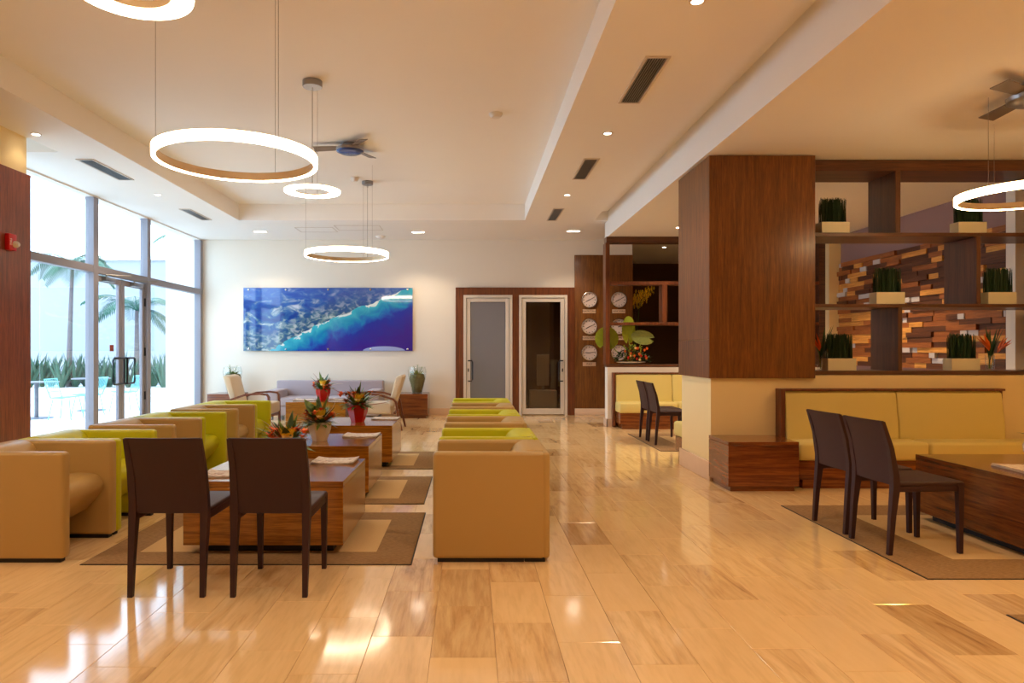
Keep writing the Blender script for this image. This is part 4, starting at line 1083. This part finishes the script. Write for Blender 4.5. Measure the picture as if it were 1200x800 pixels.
# ================================================================ CEILING FITTINGS
def ring_solid(bm, r_in, r_out, z0, z1, n=72):
    R_ = [(r_in, z0), (r_out, z0), (r_out, z1), (r_in, z1)]
    rings = [[bm.verts.new((r * math.cos(2 * PI * i / n), r * math.sin(2 * PI * i / n), z)) for i in range(n)] for r, z in R_]
    for k in range(4):
        A, B = rings[k], rings[(k + 1) % 4]
        for i in range(n): bm.faces.new([A[i], A[(i + 1) % n], B[(i + 1) % n], B[i]])
    return bm
def ring_light(label, x, y, z, r, hgt, wires, ceil_z, em='ring_diffuser', canopy=None, wide=0.0):
    """z is the bottom rim"""
    rt = thing('ring_pendant', label, 'light', (x, y, z), 0, 'ring pendants')
    if wide:
        link('housing', ring_solid(BM(), r - wide, r, 0.012, hgt), 'ring_metal', rt)
        link('diffuser', ring_solid(BM(), r - wide + 0.003, r + 0.002, 0.0, 0.0115), em, rt)
        link('outer_diffuser', ring_solid(BM(), r + 0.0005, r + 0.004, 0.012, hgt - 0.006), em, rt)
    else:
        link('housing', ring_solid(BM(), r - 0.024, r - 0.012, 0.008, hgt), 'ring_metal', rt)
        link('rim', ring_solid(BM(), r - 0.024, r + 0.001, hgt + 0.0005, hgt + 0.004), 'ring_metal', rt)
        link('diffuser', ring_solid(BM(), r - 0.0115, r, 0.008, hgt), em, rt)
        link('under_diffuser', ring_solid(BM(), r - 0.024, r, 0.0, 0.0075), em, rt)
    for a in wires:
        ca, sa = math.cos(R(a)), math.sin(R(a)); rr = r - 0.02 if not wide else r - wide / 2
        bm = BM(); tube(bm, [(ca * rr, sa * rr, hgt), (ca * rr, sa * rr, ceil_z - z)], 0.0016, 5); link('cable', bm, 'cable', rt)
    if canopy:
        cx, cy = canopy; bm = BM(); lathe(bm, [(0, ceil_z - z - 0.05), (0.08, ceil_z - z - 0.05), (0.085, ceil_z - z - 0.045), (0.085, ceil_z - z), (0, ceil_z - z)], 28, (cx - x, cy - y)); link('canopy', bm, 'steel_brushed', rt)
        bm = BM(); tube(bm, [(cx - x, cy - y, ceil_z - z - 0.05), (cx - x, cy - y, hgt + 0.004)], 0.003, 5); link('power_cable', bm, 'cable', rt)
        bm = BM(); lathe(bm, [(0, ceil_z - z - 0.09), (0.012, ceil_z - z - 0.09), (0.012, ceil_z - z - 0.05), (0, ceil_z - z - 0.05)], 10, (cx - x, cy - y)); link('cable_gland', bm, 'chrome', rt)
    return rt
ring_light('large glowing ring pendant hanging at the upper left of the hall', -1.49, 4.35, 2.54, 0.5, 0.058, (195, 77, 317.5), ZT)
ring_light('glowing ring pendant hanging farthest back, before the aerial photograph wall', -1.80, 9.9, 2.70, 0.6, 0.065, (195, 75, 317), ZT, canopy=(-1.80 + 0.58 * math.cos(R(68)), 9.9 + 0.58 * math.sin(R(68))))
r3 = ring_light('small wide-band ring pendant beneath the first ceiling canopy', -1.52, 6.54, 2.86, 0.26, 0.022, (90,), ZT, wide=0.095)
bm = BM(); lathe(bm, [(0, ZT - 2.86 - 0.06), (0.09, ZT - 2.86 - 0.06), (0.093, ZT - 2.86 - 0.05), (0.093, ZT - 2.86), (0, ZT - 2.86)], 28); link('canopy', bm, 'steel_brushed', r3)
bm = BM(); tube(bm, [(0, 0, ZT - 2.86 - 0.05), (0, 0, 0.05)], 0.0035, 6); tube(bm, [(-0.2, 0, 0.03), (0, 0, 0.05), (0.2, 0, 0.03)], 0.003, 5); link('power_cable', bm, 'cable', r3)
ring_light('ring pendant cut by the top left edge of the photo', -1.49, 3.0, 2.92, 0.25, 0.045, (90, 210, 330), ZT, wide=0.09)
ring_light('glowing ring pendant hanging at the right edge over the lounge', 4.57, 5.6, 2.59, 0.5, 0.06, (200, 80, 320), ZL, em='ring_diffuser_lounge')

def fan(label, x, y, z, ceil_z, rot, L, blue):
    rt = thing('ceiling_fan', label, 'fan', (x, y, z), R(rot))
    bm = BM(); lathe(bm, [(0, -0.02), (0.10, -0.02), (0.17, 0.0), (0.175, 0.03), (0.10, 0.07), (0.05, 0.085), (0.05, ceil_z - z - 0.05), (0.09, ceil_z - z - 0.03), (0.09, ceil_z - z), (0, ceil_z - z)], 32); link('motor', bm, 'steel_brushed', rt)
    bm = BM(); lathe(bm, [(0, -0.03), (0.12, -0.028), (0.165, -0.008), (0.17, 0.001), (0, 0.001)], 32); link('lower_cap', bm, blue, rt)
    for k in range(3):
        bm = BM(); secs = []
        for (d, w_, t) in ((0.14, 0.035, 0.0), (0.2, 0.05, 0.004), (L, 0.06, 0.012)):
            secs.append([(d, -w_, 0.035 - t - w_ * .2), (d, w_, 0.035 - t + w_ * .2), (d, w_, 0.043 - t + w_ * .2), (d, -w_, 0.043 - t - w_ * .2)])
        loft(bm, secs); rotm(bm, R(120 * k), 'Z'); link('blade', bm, 'fan_blade', rt)
fan('three bladed ceiling fan with a blue underside in the hall', -1.51, 8.52, 3.83, ZT, 180, 0.45, 'fan_blue')
fan('three bladed ceiling fan at the right edge above the lounge', 4.28, 5.19, 3.25, ZL, 88, 0.51, 'steel_brushed')

def spot(parent, w_, col, loc=(0, 0, -0.03), size=R(120), blend=0.6, rad=0.04):
    l = bpy.data.lights.new('lamp', 'SPOT'); l.energy = w_; l.color = col; l.spot_size = size; l.spot_blend = blend; l.shadow_soft_size = rad
    o = bpy.data.objects.new('lamp', l); COL.objects.link(o); o.parent = parent; o.location = loc
def downlight(label, x, y, z, w_, col, long=False, vis=True):
    rt = thing('downlight', label, 'light', (x, y, z), 0, 'recessed ceiling downlights')
    if long:
        bm = BM(); box(bm, -0.13, 0.13, -0.075, -0.06, -0.008, 0); box(bm, -0.13, 0.13, 0.06, 0.075, -0.008, 0); box(bm, -0.13, -0.115, -0.06, 0.06, -0.008, 0); box(bm, 0.115, 0.13, -0.06, 0.06, -0.008, 0)
        link('trim', bm, 'white_plastic', rt, smooth=False); link('lens', box(BM(), -0.115, 0.115, -0.06, 0.06, -0.006, -0.001), 'down_lens', rt, smooth=False)
    else:
        link('trim', ring_solid(BM(), 0.038, 0.055, -0.006, 0, 24), 'white_plastic', rt); bm = BM(); lathe(bm, [(0, -0.004), (0.037, -0.004), (0.037, -0.001), (0, -0.001)], 20); link('lens', bm, 'down_lens', rt)
    spot(rt, w_, col)
def at_ceil(px, py, z):
    Y = F * (z - 1.35) / (410 - py); return (px - 552) / F * Y, Y
dl = [(42, 157, 'small downlight in the left soffit beside the wood pillar', 0), (185, 228, 'small downlight in the left soffit between two vents', 0), (305, 271, 'rectangular downlight in the back soffit, the leftmost', 1),
      (490, 271.7, 'rectangular downlight in the back soffit, above the photograph\'s right end', 1), (672, 270.5, 'rectangular downlight in the back soffit, the rightmost', 1),
      (664.8, 228.3, 'small downlight in the right soffit between the two far vents', 0), (712, 156, 'small downlight in the right soffit, between the near and middle vents', 0), (817, 1, 'small downlight in the right soffit at the top edge of the photo', 0)]
for (px, py, lb, lg) in dl:
    x, y = at_ceil(px, py, ZS)
    downlight(lb, x, y, ZS, DOWN_W * (0.05 if px == 42 else 1.0), LAMP_WARM, bool(lg))
# unseen downlights added above and behind the camera to brighten the foreground
for (x, y, lb) in ((1.45, 1.6, 'unseen right soffit downlight added above the camera'), (1.45, -1.0, 'unseen right soffit downlight added behind the camera'), (-4.45, 3.2, 'unseen left soffit downlight added near the camera'), (-4.45, 0.2, 'unseen left soffit downlight added behind the camera')):
    downlight(lb + ', warm and round', x, y, ZS, NEAR_W, LAMP_WARM)
for (x, y, lb) in ((4.3, 2.4, 'unseen warm downlight added in the low ceiling near the camera'), (4.3, -0.6, 'unseen warm downlight added in the low ceiling behind the camera'), (6.0, 3.9, 'unseen warm downlight added in the low ceiling beyond the right edge')):  # added out of view to give the lounge its warm light
    downlight(lb, x, y, ZL, LOUNGE_W, LAMP_LOUNGE)
for (x, y, lb) in ((3.4, 9.2, 'warm downlight added over the near side of the far alcove'), (3.4, 11.2, 'warm downlight added over the far alcove bench'), (5.0, 10.0, 'warm downlight added to light the wooden block wall')):  # added lamps that brighten the alcove and the block wall
    downlight(lb, x, y, ZL, 150 if x > 4.5 else 62, (1.0, 0.72, 0.44) if x > 4.5 else (1.0, 0.82, 0.62))

downlight('downlight added behind the far lattice screen to light the recess', 4.3, 15.2, ZS, 45, LAMP_WARM)  # lamp put in to lighten the dark recess
downlight('unseen downlight added inside the dark room behind the clear door', 2.2, 15.8, 2.9, 45, LAMP_WARM)  # lamp put in so the interior shows through the glass
def vent(label, x0, x1, y0, y1, z, along_y=True):
    rt = thing('ceiling_vent', label, 'vent', ((x0 + x1) / 2, (y0 + y1) / 2, z), 0, 'ceiling vents'); hx = (x1 - x0) / 2; hy = (y1 - y0) / 2; t = 0.022
    bm = BM(); box(bm, -hx, hx, -hy, -hy + t, -0.01, 0); box(bm, -hx, hx, hy - t, hy, -0.01, 0); box(bm, -hx, -hx + t, -hy + t, hy - t, -0.01, 0); box(bm, hx - t, hx, -hy + t, hy - t, -0.01, 0); link('frame', bm, 'vent_white', rt, smooth=False)
    link('backing', box(BM(), -hx + t, hx - t, -hy + t, hy - t, -0.002, -0.0005), 'vent_dark', rt, smooth=False)
    n = 8
    for k in range(n):
        x = -hx + t + (k + 0.5) * (2 * hx - 2 * t) / n; link('slat', box(BM(), x - 0.003, x + 0.003, -hy + t, hy - t, -0.009, -0.002), 'steel_brushed', rt, smooth=False)
def vent_px(label, pxl, pyn, pxr, pyf):
    pass
vent('long ceiling vent in the left soffit, the nearer one', -4.74, -4.53, 8.18, 9.18, ZS)
vent('long ceiling vent in the left soffit, the farther one', -4.74, -4.56, 11.07, 12.01, ZS)
vent('ceiling vent in the right soffit, the nearest', 1.36, 1.56, 5.32, 6.32, ZS)
vent('ceiling vent in the right soffit, the middle one', 1.35, 1.54, 8.16, 9.14, ZS)
vent('ceiling vent in the right soffit, the farthest', 1.33, 1.51, 11.04, 12.05, ZS)
def detector(label, px, py, z, r, h=0.045):
    Y = F * (z - 1.35) / (410 - py); x = (px - 552) / F * Y
    o = thing('smoke_detector', label, 'detector', (x, Y, z))
    bm = BM(); lathe(bm, [(0, -h), (r * 0.6, -h), (r * 0.95, -h * 0.45), (r, 0), (0, 0)], 24); link('body', bm, 'white_plastic', o)
detector('round smoke detector in the middle of the raised ceiling', 581, 133, ZT, 0.075)
detector('small sensor on the raised ceiling beside the ring canopy', 416, 208, ZT, 0.06, 0.06)
detector('round detector on the back soffit above the far ring pendant', 446, 276.5, ZS, 0.10, 0.05)

# ================================================================ OUTSIDE
struct('patio', box(BM(), -22, XW - 0.12, -2, 30, -0.3, -0.02), 'patio_floor', smooth=False)
struct('wall_outside', box(BM(), -6.35, XW - 0.3, 14.2, 14.45, -0.02, 4.3), 'concrete_white', smooth=False)
gb = struct('wall_garden', box(BM(), -26, -6.0, 24, 24.4, -0.02, 4.5), 'garden_render', smooth=False)
link('coping', box(BM(), -26, -5.9, 23.85, 24.5, 4.5, 4.62), 'concrete_white', gb, smooth=False)
struct('planter_bed', box(BM(), -14, -6.35, 18.3, 19.9, -0.02, 0.32), 'concrete_white', smooth=False)
random.seed(77)
def agave(x, y, s, label):
    bm = BM()
    for k in range(34):
        a = random.uniform(0, 2 * PI); e = random.uniform(1.3, 5.0)
        blade(bm, (x + math.cos(a) * 0.06, y + math.sin(a) * 0.06, 0.30), (math.cos(a), math.sin(a), e), random.uniform(0.55, 1.0) * s, 0.085, 0.25, n=5, fold=0.4)
    o = link('spiky_plant', bm, 'agave_leaf', smooth='leaf')
    tag(o, label, 'plant', 'spiky plants in the patio planter')
pxs = [34, 48, 60, 72, 88, 101, 116, 128, 140, 152, 163, 180, 192, 204]
for i, px in enumerate(pxs):
    y = 18.75 + (i % 3) * 0.3; x = (px - 552) / F * y
    nth = ['1st', '2nd', '3rd', '4th', '5th', '6th', '7th', '8th', '9th', '10th', '11th', '12th', '13th', '14th'][i]
    agave(x, y, random.uniform(0.8, 1.15), 'spiky green plant in the patio planter, %s from the left' % nth)
def palm(label, x, y, h, s, nf, lean=0.0, seed=1):
    random.seed(seed)
    rt = thing('palm_tree', label, 'tree', (x, y, 0.30))
    bm = BM(); n = 9; pts = [(lean * (i / n) ** 1.5, 0, h * i / n) for i in range(n + 1)]; tube(bm, pts, [0.085 * s * (1 - 0.45 * i / n) for i in range(n + 1)], 10); link('trunk', bm, 'palm_trunk', rt)
    for k in range(nf):
        a = k * 2.399 + 0.3; el = random.uniform(0.25, 1.3); d = Vector((math.cos(a), math.sin(a), el)).normalized()
        bm = BM(); p = Vector((lean, 0, h)); pts = []
        L = random.uniform(1.3, 1.7) * s; m = 12
        for i in range(m + 1):
            pts.append(p.copy()); p = p + d * L / m; d = (d + Vector((0, 0, -0.16))).normalized()
        tube(bm, pts, [0.018 * s * (1 - 0.8 * i / m) for i in range(m + 1)], 4)
        for i in range(2, m + 1):
            dd = (pts[i] - pts[i - 1]).normalized(); side = dd.cross(Vector((0, 0, 1))); side = side.normalized() if side.length > 0.01 else Vector((1, 0, 0))
            for sgn in (-1, 1):
                for q in range(2):
                    pp = pts[i - 1].lerp(pts[i], q * 0.5)
                    blade(bm, pp, side * sgn + dd * 0.7 + Vector((0, 0, -0.25)), 0.5 * s * math.sin(PI * (0.15 + 0.8 * i / (m + 1))), 0.05 * s, 0.8, n=3)
        link('frond', bm, 'palm_leaf', rt, smooth='leaf')
palm('palm tree with drooping fronds seen through the glass doors', -9.35, 19.1, 2.15, 1.0, 11, 0.0, 5)
palm('taller palm tree rising behind the left window pane', -11.25, 19.1, 3.45, 0.95, 12, 0.1, 8)
palm('tallest palm tree whose fronds show over the garden wall at right', -8.1, 19.4, 4.15, 0.7, 9, 0.1, 9)
def patio_table(label, x, y):
    rt = thing('patio_table', label, 'table', (x, y, -0.02), 0, 'round tables on the patio')
    bm = BM(); cyl(bm, (0, 0), 0.40, 0.715, 0.735, 32); link('top', bm, 'table_grey', rt); bm = BM(); cyl(bm, (0, 0), 0.04, 0.02, 0.715, 14); link('pole', bm, 'table_grey', rt); bm = BM(); lathe(bm, [(0, 0), (0.3, 0), (0.3, 0.012), (0.06, 0.03), (0, 0.03)], 28); link('foot', bm, 'table_grey', rt)
patio_table('round grey patio table beside the wood pillar', -8.72, 13.7); patio_table('round grey patio table behind the window mullion', -8.62, 15.5)
def wire_chair():
    """facing +x"""
    rt = thing('wire_chair', '', 'chair', (0, 0, -0.02), 0, 'wire chairs on the patio')
    bm = BM(); r = 0.006
    for i in range(9):
        y = -0.2 + i * 0.05; tube(bm, [(0.22, y, 0.45), (0.0, y * .95, 0.42), (-0.17, y * .9, 0.43)], r, 4)
    tube(bm, [(0.22, -0.21, 0.45), (0.22, 0.21, 0.45), (-0.18, 0.2, 0.43), (-0.18, -0.2, 0.43), (0.22, -0.21, 0.45)], 0.009, 5); link('seat', bm, 'wire_aqua', rt)
    bm = BM()
    for i in range(9):
        y = -0.18 + i * 0.045; tube(bm, [(-0.17, y, 0.43), (-0.22, y, 0.55), (-0.29, y * 1.1, 0.8)], r, 4)
    tube(bm, [(-0.18, -0.19, 0.43), (-0.24, -0.2, 0.58), (-0.295, -0.21, 0.8), (-0.295, 0.21, 0.8), (-0.24, 0.2, 0.58), (-0.18, 0.19, 0.43)], 0.009, 5); tube(bm, [(-0.22, -0.19, 0.55), (-0.22, 0.19, 0.55)], r, 4); link('backrest', bm, 'wire_aqua', rt)
    for (x, y, x2, y2) in ((0.17, -0.17, 0.24, -0.22), (0.17, 0.17, 0.24, 0.22), (-0.15, -0.15, -0.22, -0.2), (-0.15, 0.15, -0.22, 0.2)):
        bm = BM(); tube(bm, [(x, y, 0.43), (x2, y2, 0)], 0.009, 5); link('leg', bm, 'wire_aqua', rt)
    return rt
wc = wire_chair()
for i, (x, y, rz, lb) in enumerate(((-8.02, 13.5, 0, 'pale aqua wire chair on the patio, its back towards the left table'), (-7.98, 14.25, 180, 'pale aqua wire chair on the patio next to the window mullion'), (-7.75, 15.3, 180, 'pale aqua wire chair seen through the glass door'))):
    o = wc if i == 0 else copy_tree(wc)
    o.location = (x, y, -0.02); o.rotation_euler = (0, 0, R(rz)); o['label'] = lb
